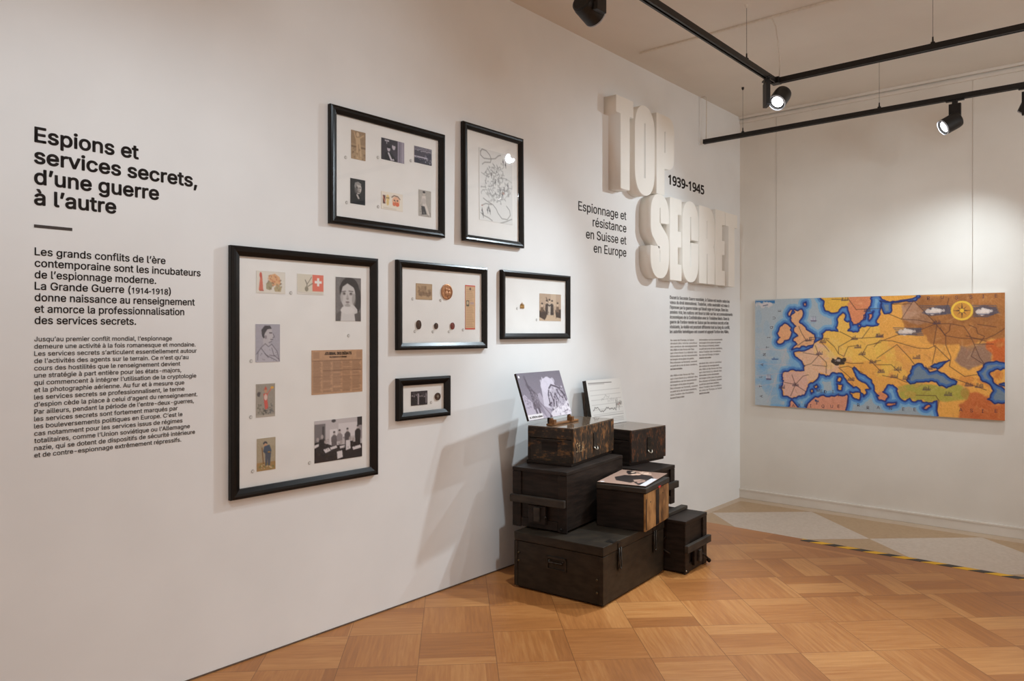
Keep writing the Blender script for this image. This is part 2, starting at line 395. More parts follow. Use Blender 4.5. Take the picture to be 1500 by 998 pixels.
# outlines on the painted map, thousandths of its width and height
MAP = {'scandinavia':[(301,-30),(551,-12),(513,-3),(515,45),(502,109),(491,150),(482,203),(460,233),(440,245),(432,208),(426,148),(418,87),(403,87),(380,128),(351,139),(327,120),(316,70),(319,33),(304,7)],'norway':[(301,-30),(420,-21),(426,39),(418,87),(403,87),(380,128),(351,139),(327,120),(316,70),(319,33),(304,7)],'europe':[(380,177),(398,139),(410,160),(404,202),(425,214),(429,269),(418,299),(443,311),(466,281),(491,263),(516,260),(546,240),(537,231),(551,158),(549,139),(554,72),(563,128),(580,153),(591,135),(580,104),(561,72),(588,56),(638,44),(692,38),(703,-3),(1041,-6),(1041,938),(766,974),(766,869),(753,877),(735,891),(708,872),(687,887),(665,860),(646,887),(627,860),(619,819),(619,788),(610,771),(599,754),(577,763),(568,795),(560,820),(582,860),(571,898),(549,889),(537,854),(546,855),(540,844),(527,811),(524,758),(516,718),(482,673),(460,640),(446,611),(438,630),(450,688),(471,734),(499,767),(511,795),(491,806),(494,844),(484,864),(471,830),(443,791),(420,752),(403,705),(386,670),(363,666),(339,699),(316,689),(297,678),(292,716),(274,756),(249,783),(243,822),(231,880),(200,897),(175,920),(163,909),(134,898),(128,811),(137,758),(131,707),(144,673),(194,665),(230,659),(234,615),(222,578),(203,547),(188,523),(185,491),(231,482),(255,459),(271,431),(286,393),(311,370),(310,324),(327,295),(357,299),(379,303),(371,268),(376,207)],'iberia':[(231,880),(200,897),(175,920),(163,909),(134,898),(128,811),(137,758),(131,707),(144,673),(194,665),(230,659),(255,695),(249,783)],'france':[(185,491),(231,482),(255,459),(286,393),(327,429),(380,537),(386,670),(339,699),(297,678),(292,716),(249,771),(230,659),(234,615),(203,547)],'germany':[(311,370),(327,295),(380,177),(410,160),(429,269),(546,240),(553,527),(443,581),(380,537),(327,429)],'africa':[(89,1001),(159,974),(174,933),(219,942),(280,892),(327,886),(374,867),(415,855),(419,885),(409,935),(414,1031),(89,1050)],'britain':[(186,99),(219,100),(225,154),(208,219),(231,255),(255,305),(277,349),(275,393),(259,428),(219,435),(175,468),(199,418),(181,389),(203,344),(183,293),(194,255),(175,219),(169,165),(189,127)],'ireland':[(123,254),(150,232),(172,267),(169,347),(150,383),(121,419),(105,404),(121,358),(107,319)],'shetland':[(229,46),(238,38),(236,72),(230,68)],'hebrides':[(159,158),(169,101),(178,108),(166,165)],'sicily':[(429,833),(472,835),(467,896),(443,881)],'sardinia':[(374,769),(396,773),(392,822),(377,818)],'corsica':[(377,705),(389,707),(386,756),(374,745)],'mallorca':[(275,799),(286,782),(292,801),(281,817)],'ibiza':[(260,832),(268,825),(271,850),(263,863)],'gotland':[(504,157),(524,131),(518,181),(507,210)],'oland':[(484,162),(491,150),(489,198),(482,200)],'zealand':[(461,247),(471,245),(470,264),(463,263)],'finland':[(547,-6),(627,-9),(692,0),(691,44),(638,44),(588,56),(560,32)],'baltic_gulf':[(549,41),(582,55),(676,31),(698,-3),(704,15),(687,49),(638,52),(594,68),(593,141),(580,150),(561,128)],'black_sea':[(659,676),(672,621),(688,578),(708,571),(725,605),(738,641),(766,622),(797,657),(836,708),(820,737),(792,752),(764,716),(735,719),(698,723),(668,741),(653,712)],'azov':[(743,592),(772,560),(809,538),(787,574),(774,603),(751,600)],'caspian':[(907,624),(927,589),(935,555),(971,536),(1001,556),(1000,594),(975,596),(947,634),(959,680),(976,728),(985,793),(1000,824),(998,860),(966,870),(942,838),(962,769),(942,710),(918,668)],'kara':[(981,717),(1000,709),(1000,742),(985,738)],'turkey':[(620,770),(649,752),(692,735),(756,742),(797,763),(833,731),(868,754),(878,787),(873,845),(766,866),(740,887),(708,868),(687,883),(660,863),(633,877),(621,833)],'crete':[(574,920),(613,904),(610,923),(580,936)],'cyprus':[(714,936),(735,903),(743,920),(719,945)],'peloponnese':[(540,829),(571,764),(560,820),(585,862),(568,905),(543,890)],'asia':[(873,786),(908,787),(942,821),(966,873),(1001,859),(1001,955),(843,972),(841,893),(873,845)],'east':[(935,382),(1001,344),(1001,556),(971,532),(954,531),(956,476),(935,426)],'russia':[(692,2),(1001,-9),(1001,342),(935,382),(848,424),(843,407),(745,410),(724,334),(660,323),(635,215),(638,70)],'grey_steppe':[(848,418),(935,393),(956,476),(954,531),(932,560),(878,615),(828,539)],'pale':[(633,82),(682,55),(745,217),(703,251),(638,203)],'cloud_a':[(708,151),(735,111),(772,92),(808,91),(820,161),(787,171),(740,179)],'cloud_b':[(893,118),(927,97),(971,121),(978,160),(942,193),(893,191)],'cloud_c':[(608,311),(654,281),(711,273),(706,311),(665,329),(627,335)],'compass':[(854,137),(893,138),(854,224),(869,137)],'roads':[[(633,200),(698,210),(761,243)],[(679,46),(761,240)],[(679,46),(633,200)],[(761,243),(813,241),(861,264),(878,321),(893,389),(915,511),(932,566)],[(761,243),(797,339),(848,358),(932,365),(966,331),(1001,278)],[(765,252),(753,415),(761,439),(748,568)],[(777,275),(797,345),(797,414),(815,511),(810,586),(863,664),(905,647)],[(526,410),(616,335),(708,287),(761,243)],[(526,435),(549,379),(599,384),(692,441),(735,445),(761,418)],[(761,427),(813,540)],[(537,533),(616,414),(665,526),(682,578)],[(526,590),(594,585),(627,649)],[(560,679),(616,698),(654,730)],[(594,74),(676,43)],[(582,153),(633,200)],[(878,253),(903,276),(908,321),(932,343),(915,399)],[(898,433),(886,502),(927,561)],[(808,34),(795,160)],[(687,833),(761,829),(772,868),(766,951)],[(818,678),(937,766)],[(898,405),(961,403)],[(813,247),(810,299),(792,333)],[(594,74),(671,72)],[(908,248),(971,271)],[(937,382),(868,338)],[(243,394),(219,318),(206,255)],[(231,388),(200,433)],[(231,388),(274,374)],[(295,517),(280,430)],[(295,517),(225,495)],[(295,517),(327,577),(330,614)],[(295,517),(262,594),(231,615)],[(327,373),(363,440),(380,500)],[(380,500),(380,439),(443,365)],[(443,365),(386,305)],[(443,365),(553,351)],[(380,561),(432,582),(482,578)],[(380,500),(403,523),(420,438),(460,424)],[(477,507),(516,564),(553,644)],[(521,564),(553,550)],[(380,622),(420,691),(443,737)],[(386,622),(420,607),(482,662)],[(191,790),(137,771)],[(191,790),(225,710),(249,695)],[(191,790),(169,895)],[(191,790),(237,848)],[(191,790),(175,702)],[(327,614),(268,606)],[(339,367),(255,356)],[(477,507),(499,423),(553,398)],[(398,20),(351,17)],[(420,15),(454,113)],[(454,113),(553,106)],[(339,478),(304,392)],[(477,364),(510,269)],[(327,614),(327,676)]],'letters':[('R',(735,29)),('U',(785,23)),('S',(836,30)),('S',(886,27)),('I',(928,25)),('E',(971,24)),('A',(851,934)),('S',(888,936)),('I',(926,935)),('E',(971,928)),('N',(591,956)),('E',(641,958)),('E',(684,953)),('A',(181,983)),('F',(209,979)),('R',(237,977)),('I',(259,977)),('Q',(313,974)),('U',(351,971)),('E',(380,966)),('M',(292,835)),('E',(307,839)),('D',(323,843)),('I',(356,839)),('T',(380,866)),('E',(420,921)),('R',(463,944)),('R',(502,962)),('A',(543,955)),('E',(117,109)),('U',(91,176)),('Q',(79,264)),('I',(66,359)),('T',(60,451)),('N',(45,520)),('A',(34,617)),('L',(27,730)),('T',(27,823)),('A',(30,915))],'marks':[(249,378),(297,498),(446,362),(460,436),(477,495),(521,564),(191,790),(128,817),(432,720),(313,392),(499,121),(406,20),(546,334),(549,342),(690,518),(554,643),(605,681),(652,694),(619,619),(727,775),(735,604),(764,229),(805,812),(878,728),(913,736)],'ships':[(272,193),(66,733),(96,556),(286,941)],'swiss':[(379,561)]}

# ------------------------------------------------------------------ lettering
import os
try:                                                     # the sans that ships inside Blender, if it is there
    FONT = bpy.data.fonts.load(os.path.join(bpy.utils.resource_path('LOCAL'), 'datafiles', 'fonts', 'Inter.woff2'))
    DIGITS = bpy.data.fonts.load(os.path.join(bpy.utils.resource_path('LOCAL'), 'datafiles', 'fonts', 'NotoSansDevanagari-Regular.woff2'))
except Exception:
    FONT = DIGITS = None
def glyph_mesh(text, depth=0.0005, bold=0.0, spacing=1.0):
    """outline of a line of text; bold thickens every stroke by that much of an em"""
    cu = bpy.data.curves.new('lettering', 'FONT')
    cu.body = text; cu.size = 1.0; cu.extrude = depth; cu.space_character = spacing; cu.resolution_u = 3
    if FONT:
        cu.font = FONT; cu.font_bold = DIGITS
        for k, ch in enumerate(text):
            if ch.isdigit() or (ch == '-' and text[k - 1].isdigit()): cu.body_format[k].use_bold = True
    o = bpy.data.objects.new('lettering', cu); COL.objects.link(o)
    dg = bpy.context.evaluated_depsgraph_get(); dg.update()
    me = bpy.data.meshes.new_from_object(o.evaluated_get(dg), depsgraph=dg)
    bpy.data.objects.remove(o); bpy.data.curves.remove(cu)
    if bold > 0:
        n = 8 if bold > .008 else 4
        bm = bmesh.new()
        for k in range(n):
            t = 2 * math.pi * (k + .5) / n; m2 = me.copy()
            m2.transform(Matrix.Translation((bold * math.cos(t), bold * math.sin(t), 0))); bm.from_mesh(m2); bpy.data.meshes.remove(m2)
        bm.to_mesh(me); bm.free()
    return me
_m = glyph_mesh('H'); CAP = max(v.co.y for v in _m.vertices); bpy.data.meshes.remove(_m)

def text_block(name, lines, cap, mat, M, bold=0.0, xscale=1.0, spacing=1.0, right=False, depth=0.0006, parent=None):
    """lines: (string, left or right edge, baseline[, width]) in the plane of M"""
    s = cap / CAP
    root = parent
    if parent is None:
        y0, z0 = min(l[1] for l in lines), min(l[2] for l in lines)
        root = bpy.data.objects.new(name, None); COL.objects.link(root); root.empty_display_size = .05
        root.matrix_world = M @ Matrix.Translation((y0, z0, 0)); M = Matrix.Translation((-y0, -z0, 0))
    for ln in lines:
        me = glyph_mesh(ln[0], 0.5, bold, spacing)
        xs = [v.co.x for v in me.vertices]; x0, x1 = min(xs), max(xs)
        kx = ln[3] / (x1 - x0) if len(ln) > 3 and ln[3] else s * xscale
        for v in me.vertices:
            x = (v.co.x - x1) * kx + ln[1] if right else (v.co.x - x0) * kx + ln[1]
            v.co = (x, v.co.y * s + ln[2], (v.co.z / 0.5 + 1.0) * depth)
        mesh_obj('text_line' if parent is None else name, me, mat, root, M)
    return root

WALL_M = on_left_wall(0, 0, 0.0002)
head = [("Espions et", .906, 2.036, .349), ("services secrets,", .905, 1.963, .578), ("d’une guerre", .905, 1.892, .426), ("à l’autre", .905, 1.821, .269)]
tag(text_block('wall_heading', head, .050, M_INK, WALL_M, 0.021), 'large bold charcoal heading Espions et services secrets at the left end of the white wall', 'wall lettering')
bm = bmesh.new(); box(bm, .905, 1.025, 1.7415, 1.752, 0.0, 0.0012)
tag(bm_obj('heading_rule', bm, M_INK, None, WALL_M), 'short thick charcoal line under the bold heading at the left', 'wall lettering')
p1 = ["Les grands conflits de l’ère", "contemporaine sont les incubateurs", "de l’espionnage moderne.", "La Grande Guerre (1914-1918)", "donne naissance au renseignement", "et amorce la professionnalisation", "des services secrets."]
w1 = [.449, .590, .413, .470, .566, .523, .338]
tag(text_block('wall_paragraph', [(t, .907, 1.647 - .0393 * i, w1[i]) for i, t in enumerate(p1)], .0262, M_INK, WALL_M, 0.010),
    'medium sized paragraph beginning Les grands conflits below the short thick line', 'wall lettering')
p2 = ["Jusqu’au premier conflit mondial, l’espionnage", "demeure une activité à la fois romanesque et mondaine.", "Les services secrets s’articulent essentiellement autour",
      "de l’activités des agents sur le terrain. Ce n’est qu’au", "cours des hostilités que le renseignement devient", "une stratégie à part entière pour les états-majors,",
      "qui commencent à intégrer l’utilisation de la cryptologie", "et la photographie aérienne. Au fur et à mesure que", "les services secrets se professionnalisent, le terme",
      "d’espion cède la place à celui d’agent du renseignement.", "Par ailleurs, pendant la période de l’entre-deux-guerres,", "les services secrets sont fortement marqués par",
      "les bouleversements politiques en Europe. C’est le", "cas notamment pour les services issus de régimes", "totalitaires, comme l’Union soviétique ou l’Allemagne",
      "nazie, qui se dotent de dispositifs de sécurité intérieure", "et de contre-espionnage extrêmement répressifs."]
w2 = [.475, .570, .575, .541, .508, .512, .573, .524, .525, .578, .563, .498, .517, .517, .547, .568, .512]
tag(text_block('wall_paragraph', [(t, .906, 1.3515 - .0249 * i, w2[i]) for i, t in enumerate(p2)], .0158, M_INK_SMALL, WALL_M, 0.005),
    'long small-print paragraph beginning Jusqu’au premier conflit at lower left of the wall', 'wall lettering')
sub = [("Espionnage et", 4.677, 2.192, .589), ("résistance", 4.677, 2.103, .422), ("en Suisse et", 4.677, 2.015, .501), ("en Europe", 4.677, 1.928, .411)]
tag(text_block('wall_subtitle', sub, .060, M_INK, WALL_M, 0.006, right=True), 'tall thin charcoal subtitle Espionnage et résistance left of the relief letters', 'wall lettering')
tag(text_block('wall_date', [("1939-1945", 5.286, 2.545, .611)], .088, M_INK, WALL_M, 0.020), 'charcoal dates 1939-1945 on the wall right of the relief word TOP', 'wall lettering')
r1 = ["Durant la Seconde Guerre mondiale, la Suisse est neutre selon les", "vœux du droit international. Toutefois, cette neutralité est mise à", "l’épreuve par la guerre totale qui faisait rage en Europe. Dans les",
      "années 1930, les nations ont tissé la toile sur les accommodements", "économiques de la Confédération avec le Troisième Reich. Dans la", "guerre de l’ombre menée en Suisse par les services secrets et les",
      "résistants, la réalité est pourtant différente tout au long du conflit,", "les autorités helvétiques ont couvert et appuyé l’action des Alliés."]
rw = [1.075, 1.065, 1.045, 1.136, 1.066, 1.055, 1.08, 1.06]
tag(text_block('wall_paragraph', [(t, 5.313, 1.647 - .0384 * i, rw[i]) for i, t in enumerate(r1)], .0265, M_INK_SMALL, WALL_M, 0.004),
    'grey introductory paragraph on the wall just under the relief word SECRET', 'wall lettering')
fine = ["Au cœur de l’Europe, la Suisse", "devient dès 1939 le carrefour", "des services de renseignement", "des Alliés et des forces de l’Axe", "qui cherchent à y obtenir des",
        "informations sur les mouvements", "de troupes et les plans de guerre.", "Des réseaux se forment, souvent", "au péril de la vie de leurs membres,", "dans l’ombre des frontières."]
def para(x, z, n, off, lab, w):
    L = []
    for i in range(n):
        t = fine[(i + off) % len(fine)]
        L.append((t, x, z - .0252 * i, w * (0.84 + 0.16 * math.sin(i * 2.1 + off) ** 2) * (0.5 if i == n - 1 else 1)))
    tag(text_block('wall_paragraph', L, .0150, M_TINY, WALL_M, 0.0), lab, 'wall lettering')
para(5.319, 1.316, 10, 0, 'upper left of the four tiny pale grey text columns under the introductory paragraph', .47)
para(5.319, 1.038, 8, 3, 'lower left of the four tiny pale grey text columns, nearest above the crates', .47)
para(5.807, 1.316, 7, 5, 'upper right of the four tiny pale grey text columns under the introductory paragraph', .44)
para(5.807, 1.120, 11, 1, 'lower right of the four tiny pale grey text columns, nearest the corner', .44)

# ------------------------------------------------------------------ relief letters
def ell_arc(cx, cz, rx, rz, a0, a1, n=12, p=2.3):
    o = []
    for i in range(n + 1):
        a = math.radians(a0 + (a1 - a0) * i / n); c, s = math.cos(a), math.sin(a)
        o.append((cx + rx * math.copysign(abs(c) ** (2 / p), c), cz + rz * math.copysign(abs(s) ** (2 / p), s)))
    return o
def rect(y0, y1, z0, z1): return [(y0, z0), (y1, z0), (y1, z1), (y0, z1)]
D_LET = 0.100
def relief(name, label, outer, holes=(), group='relief letters of the title'):
    cu = bpy.data.curves.new(name, 'CURVE'); cu.dimensions = '2D'; cu.fill_mode = 'BOTH'; cu.extrude = D_LET / 2
    for ring in [outer] + list(holes):
        sp = cu.splines.new('POLY'); sp.points.add(len(ring) - 1); sp.use_cyclic_u = True
        for p, q in zip(sp.points, ring): p.co = (q[0], q[1], 0, 1)
    o = bpy.data.objects.new(name, cu); COL.objects.link(o)
    dg = bpy.context.evaluated_depsgraph_get(); dg.update()
    me = bpy.data.meshes.new_from_object(o.evaluated_get(dg), depsgraph=dg); me.name = name
    bpy.data.objects.remove(o); bpy.data.curves.remove(cu)
    bmm = bmesh.new(); bmm.from_mesh(me)
    bmesh.ops.remove_doubles(bmm, verts=bmm.verts, dist=1e-5)
    cy = sum(p[0] for p in outer) / len(outer); z0 = min(p[1] for p in outer)
    bmesh.ops.translate(bmm, vec=(-cy, -z0, D_LET / 2), verts=bmm.verts)
    bmm.to_mesh(me); bmm.free()
    tag(mesh_obj(name, me, M_LETTER, None, on_left_wall(cy, z0, 0.0003)), label, 'relief letter', group)

def T(y0, y1, s0, s1, z0, zb, z1): return [(s0, z0), (s1, z0), (s1, zb), (y1, zb), (y1, z1), (y0, z1), (y0, zb), (s0, zb)]
relief('relief_letter', 'cream relief letter T at the start of the upper word TOP', T(4.389, 4.612, 4.446, 4.563, 2.377, 2.892, 3.008))
relief('relief_letter', 'cream rounded relief letter O in the middle of the word TOP',
       ell_arc(4.7685, 2.83, .1365, .185, 0, 180) + ell_arc(4.7685, 2.555, .1365, .185, 180, 360), [rect(4.757, 4.778, 2.495, 2.89)])
relief('relief_letter', 'cream relief letter P ending the upper word TOP, beside the dates',
       [(4.932, 2.411), (5.05, 2.411), (5.05, 2.612), (5.10, 2.612)] + ell_arc(5.10, 2.712, .098, .10, -90, 0, 6) + ell_arc(5.10, 2.905, .098, .10, 0, 90, 6) + [(4.932, 3.005)],
       [rect(5.048, 5.067, 2.728, 2.888)])
relief('relief_letter', 'cream curved relief letter S at the start of the lower word SECRET',
       [(4.994, 2.197), (5.118, 2.203)] + ell_arc(4.984, 2.255, .134, .154, 0, 180) +
       [(4.85, 2.16), (4.857, 2.125), (4.875, 2.092), (4.99, 1.990), (4.99, 1.906), (4.976, 1.906), (4.976, 2.021), (4.85, 2.021)] +
       ell_arc(4.984, 1.940, .134, .154, 180, 360) + [(5.118, 2.05), (5.112, 2.082), (5.096, 2.108), (4.978, 2.200), (4.978, 2.31), (4.994, 2.31)])
def E_(y0, y1, ya, z0, z1): return [(y0, z0), (y1, z0), (y1, z0 + .124), (ya, z0 + .124), (ya, 2.040), (y1 - .006, 2.040), (y1 - .006, 2.160), (ya, 2.160), (ya, z1 - .118), (y1, z1 - .118), (y1, z1), (y0, z1)]
relief('relief_letter', 'cream relief letter E right after the S of SECRET', E_(5.133, 5.315, 5.255, 1.783, 2.409))
relief('relief_letter', 'cream rounded relief letter C in the middle of SECRET',
       [(5.474, 2.117), (5.596, 2.117)] + ell_arc(5.463, 2.255, .133, .163, 0, 180) + ell_arc(5.463, 1.943, .133, .163, 180, 360) + [(5.596, 2.094), (5.474, 2.094), (5.474, 1.903), (5.455, 1.903), (5.455, 2.297), (5.474, 2.297)])
relief('relief_letter', 'cream relief letter R with two slits between C and E of SECRET',
       [(5.61, 1.783), (5.742, 1.783), (5.742, 2.028), (5.757, 2.028), (5.757, 1.783), (5.884, 1.783), (5.884, 2.02), (5.872, 2.075), (5.862, 2.09), (5.872, 2.105), (5.884, 2.15)] +
       ell_arc(5.754, 2.265, .130, .143, 0, 90, 8) + [(5.61, 2.408)], [rect(5.741, 5.756, 2.150, 2.297)])
relief('relief_letter', 'cream relief letter E second to last in the word SECRET', E_(5.902, 6.080, 6.025, 1.783, 2.412))
relief('relief_letter', 'cream relief letter T ending the word SECRET, nearest the corner', T(6.092, 6.325, 6.150, 6.270, 1.781, 2.296, 2.408))

# ------------------------------------------------------------------ printed pictures
class Art:
    """a small painting in units of w x h, y downwards"""
    def __init__(s, w, h, bg, res=1.0):
        s.w, s.h, s.k = w, h, res * 2
        s.n = (max(2, int(round(h * s.k))), max(2, int(round(w * s.k))))
        s.im = np.empty(s.n + (3,)); s.im[:] = np.array(bg) / 255.0
        yy, xx = np.mgrid[0:s.n[0], 0:s.n[1]]
        s.X = (xx + .5) / s.n[1] * w; s.Y = (yy + .5) / s.n[0] * h
        s.rs = np.random.RandomState(7)
    def lay(s, m, c, a=1.0):
        m = m[..., None] * a
        s.im = s.im * (1 - m) + np.array(c) / 255.0 * m; return s
    def mask(s, pts):
        m = np.zeros(s.n, bool); n = len(pts)
        for i in range(n):
            x0, y0 = pts[i]; x1, y1 = pts[(i + 1) % n]
            if y0 == y1: continue
            c = ((s.Y >= min(y0, y1)) & (s.Y < max(y0, y1)))
            m ^= c & (s.X < (s.Y - y0) * (x1 - x0) / (y1 - y0) + x0)
        return m.astype(float)
    def poly(s, pts, c, a=1.0): return s.lay(s.mask(pts), c, a)
    def ell(s, cx, cy, rx, ry, c, a=1.0): return s.lay((((s.X - cx) / rx) ** 2 + ((s.Y - cy) / ry) ** 2 < 1).astype(float), c, a)
    def rec(s, x0, y0, x1, y1, c, a=1.0): return s.lay(((s.X >= x0) & (s.X < x1) & (s.Y >= y0) & (s.Y < y1)).astype(float), c, a)
    def dist(s, pts):
        d = np.full(s.n, 1e9)
        for (x0, y0), (x1, y1) in zip(pts, pts[1:]):
            dx, dy = x1 - x0, y1 - y0; L = dx * dx + dy * dy + 1e-12
            t = np.clip(((s.X - x0) * dx + (s.Y - y0) * dy) / L, 0, 1)
            d = np.minimum(d, np.hypot(s.X - x0 - t * dx, s.Y - y0 - t * dy))
        return d
    def line(s, pts, w, c, a=1.0): return s.lay(np.clip((w - s.dist(pts)) * s.k / 2 + .5, 0, 1), c, a)
    def grain(s, amt, cell=1):
        g = s.rs.rand(*[-(-q // cell) for q in s.n]); g = np.repeat(np.repeat(g, cell, 0), cell, 1)[:s.n[0], :s.n[1]]
        s.im = np.clip(s.im + (g[..., None] - .5) * amt, 0, 1); return s
    def blotch(s, box_, n, r, c, a, seed=1):
        q = np.random.RandomState(seed)
        for i in range(n): s.ell(box_[0] + q.rand() * (box_[2] - box_[0]), box_[1] + q.rand() * (box_[3] - box_[1]), r * (.5 + q.rand()), r * (.5 + q.rand()), c, a)
        return s
    def blur(s, n=1):
        for _ in range(n):
            p = np.pad(s.im, ((1, 1), (1, 1), (0, 0)), 'edge')
            s.im = (p[:-2, 1:-1] + p[2:, 1:-1] + p[1:-1, :-2] + p[1:-1, 2:] + 2 * p[1:-1, 1:-1]) / 6
        return s
    def out(s):
        a = s.im[:s.n[0] // 2 * 2, :s.n[1] // 2 * 2]
        return (a[0::2, 0::2] + a[1::2, 0::2] + a[0::2, 1::2] + a[1::2, 1::2]) / 4

def print_mesh(name, img, x0, x1, y0, y1, z, thick, mat, parent, M=None, edge=None, rim=None):
    """picture printed on the front of a thin board; the board has real sides and a back"""
    h, w = img.shape[:2]
    gx = np.linspace(x0, x1, w); gy = np.linspace(y1, y0, h)
    V = [(x, y, z) for y in gy for x in gx]
    F = [(j * w + i, (j + 1) * w + i, (j + 1) * w + i + 1, j * w + i + 1) for j in range(h - 1) for i in range(w - 1)]
    nf = len(F)
    ring = [i for i in range(w)] + [j * w + w - 1 for j in range(1, h)] + [(h - 1) * w + i for i in range(w - 2, -1, -1)] + [j * w for j in range(h - 2, 0, -1)]
    b0 = len(V)
    V += [(V[i][0], V[i][1], z - thick) for i in ring]
    n = len(ring)
    F += [(ring[k], ring[(k + 1) % n], b0 + (k + 1) % n, b0 + k) for k in range(n)]
    F.append(tuple(b0 + k for k in range(n)))
    me = bpy.data.meshes.new(name); me.from_pydata(V, [], F)
    a = me.color_attributes.new('print', 'FLOAT_COLOR', 'POINT')
    lin = np.where(img <= 0.04045, img / 12.92, ((img + 0.055) / 1.055) ** 2.4).reshape(-1, 3)
    lin = np.vstack([lin, lin[ring]])
    a.data.foreach_set('color', np.hstack([lin, np.ones((len(lin), 1))]).astype(np.float32).ravel())
    o = mesh_obj(name, me, [mat] + ([edge] if edge else []), parent, M)
    if edge:
        idx = np.zeros(len(F), np.int32); idx[nf:] = 1
        me.polygons.foreach_set('material_index', idx)
    me.update()
    return o

# ------------------------------------------------------------------ picture frames
def frame(label, y0, y1, z0, z1, inner, group='picture frames on the white wall', lean=0.0, turn=0.0):
    """black moulding with white mount and glass; returns root and a placer for the mounted pieces"""
    yc = (y0 + y1) / 2
    root = thing('picture_frame', label, 'picture frame', on_left_wall(yc, z0, 0.0008 + lean * (z1 - z0) + abs(turn) * (y1 - y0) / 2) @ Matrix.Rotation(-lean, 4, 'X') @ Matrix.Rotation(turn, 4, 'Y'), group=group)
    W, H = (y1 - y0) / 2, z1 - z0
    iy0, iy1, iz0, iz1 = inner[0] - yc, inner[1] - yc, inner[2] - z0, inner[3] - z0
    k = (iy0 + W + W - iy1 + iz0 + H - iz1) / 4
    prof = [(0, 0), (0, .019), (.002, .0225), (k * .30, .0255), (k * .55, .0235), (k * .86, .018), (k, .0155), (k, .0)]
    bm = bmesh.new(); rings = []
    for t, h in prof: rings.append([bm.verts.new(p) for p in ((-W + t, t, h), (W - t, t, h), (W - t, H - t, h), (-W + t, H - t, h))])
    for A, B in zip(rings, rings[1:] + rings[:1]):
        for i in range(4): bm.faces.new((A[i], A[(i + 1) % 4], B[(i + 1) % 4], B[i]))
    bm_obj('frame_moulding', bm, M_FRAME, root)
    bm = bmesh.new(); box(bm, -W + k * .7, W - k * .7, k * .7, H - k * .7, .002, .006)
    bm_obj('mount_board', bm, M_MAT, root)
    bm = bmesh.new(); box(bm, -W + k * .8, W - k * .8, k * .8, H - k * .8, .0125, .0135)
    bm_obj('glass', bm, M_GLASS, root)
    def place(name, img, r, mat=None):
        return print_mesh(name, img, r[0] - yc, r[1] - yc, r[2] - z0, r[3] - z0, .0075, .0014, mat or M_PRINT, root)
    def dots(pts):
        for (y, z) in pts:
            bm = bmesh.new(); lathe(bm, [(0, 0), (.009, 0), (.009, .0006), (0, .0006)], 20, Matrix.Translation((y - yc, z - z0, .0061)))
            d = bm_obj('number_sticker', bm, M_PASTE, root)
            bm = bmesh.new()
            pts_ = [(y - yc + .0056 * math.cos(math.radians(a)), z - z0 + .0056 * math.sin(math.radians(a)), .0068) for a in range(70, 300, 20)]
            tube(bm, pts_, .0011, 6); bm_obj('pointer_mark', bm, M_GREYDOT, d)
    return root, place, dots, yc

def crowd(a, x0, x1, yb, h, n, dark, skin, seed=3):
    q = np.random.RandomState(seed)
    for i in range(n):
        x = x0 + (x1 - x0) * (i + .5) / n + (q.rand() - .5) * 2; y = yb - h * (.85 + .3 * q.rand())
        a.poly([(x - h * .2, yb), (x - h * .22, y + h * .4), (x - h * .1, y + h * .24), (x + h * .1, y + h * .24), (x + h * .22, y + h * .4), (x + h * .2, yb)], dark)
        a.ell(x, y + h * .12, h * .08, h * .12, skin); a.ell(x, y + h * .05, h * .085, h * .06, dark)

# --- large frame with nine pieces
fr, P, dots, _ = frame('largest black picture frame, upright, with newspaper page and several cards', 1.616, 2.388, .688, 1.743, (1.672, 2.366, .744, 1.711))
a = Art(60, 40, (226, 219, 208)); a.rec(2, 2, 58, 38, (230, 224, 212))
a.poly([(5, 34), (8, 10), (10, 3), (12, 10), (14, 34)], (216, 120, 98)); a.ell(9, 8, 2.5, 5, (206, 96, 80)); a.rec(6, 34, 15, 36, (190, 110, 96))
a.poly([(24, 8), (38, 4), (48, 10), (50, 22), (42, 26), (30, 24), (26, 16)], (226, 178, 132)); a.poly([(20, 22), (28, 18), (34, 26), (28, 34), (20, 32)], (170, 160, 128)); a.poly([(36, 30), (44, 22), (52, 28), (50, 36), (38, 36)], (186, 168, 130))
a.blotch((22, 6, 52, 34), 26, 1.4, (132, 112, 88), .6); a.blotch((24, 6, 48, 26), 14, 1.6, (206, 130, 92), .6, 4); a.blur(1)
P('postcard', a.out(), (1.740, 1.879, 1.551, 1.646))
a = Art(60, 40, (232, 226, 216)); a.rec(1, 1, 59, 35, (222, 214, 196)); a.rec(34, 1, 59, 33, (232, 122, 100))
a.rec(44.5, 7, 49.5, 23, (244, 240, 234)); a.rec(39, 12.5, 55, 17.5, (244, 240, 234))
a.line([(20, 32), (22, 20), (18, 12)], .8, (120, 112, 96)); a.line([(22, 20), (28, 12), (32, 6)], .6, (120, 112, 96)); a.line([(24, 24), (34, 18)], .8, (130, 120, 100)); a.ell(21, 29, 4, 5, (150, 142, 122)); a.line([(3, 36), (57, 37.5)], .4, (190, 180, 168)); a.blur(1)
P('postcard', a.out(), (1.940, 2.080, 1.554, 1.645))
a = Art(52, 72, (122, 116, 114)); a.grain(.10, 2)
a.ell(28, 22, 20, 22, (62, 56, 55)); a.ell(42, 36, 10, 22, (66, 60, 58)); a.ell(25, 30, 15, 21, (206, 201, 198)); a.poly([(8, 16), (14, 8), (26, 5), (40, 10), (44, 24), (36, 16), (24, 10), (14, 16), (10, 30)], (60, 54, 52))
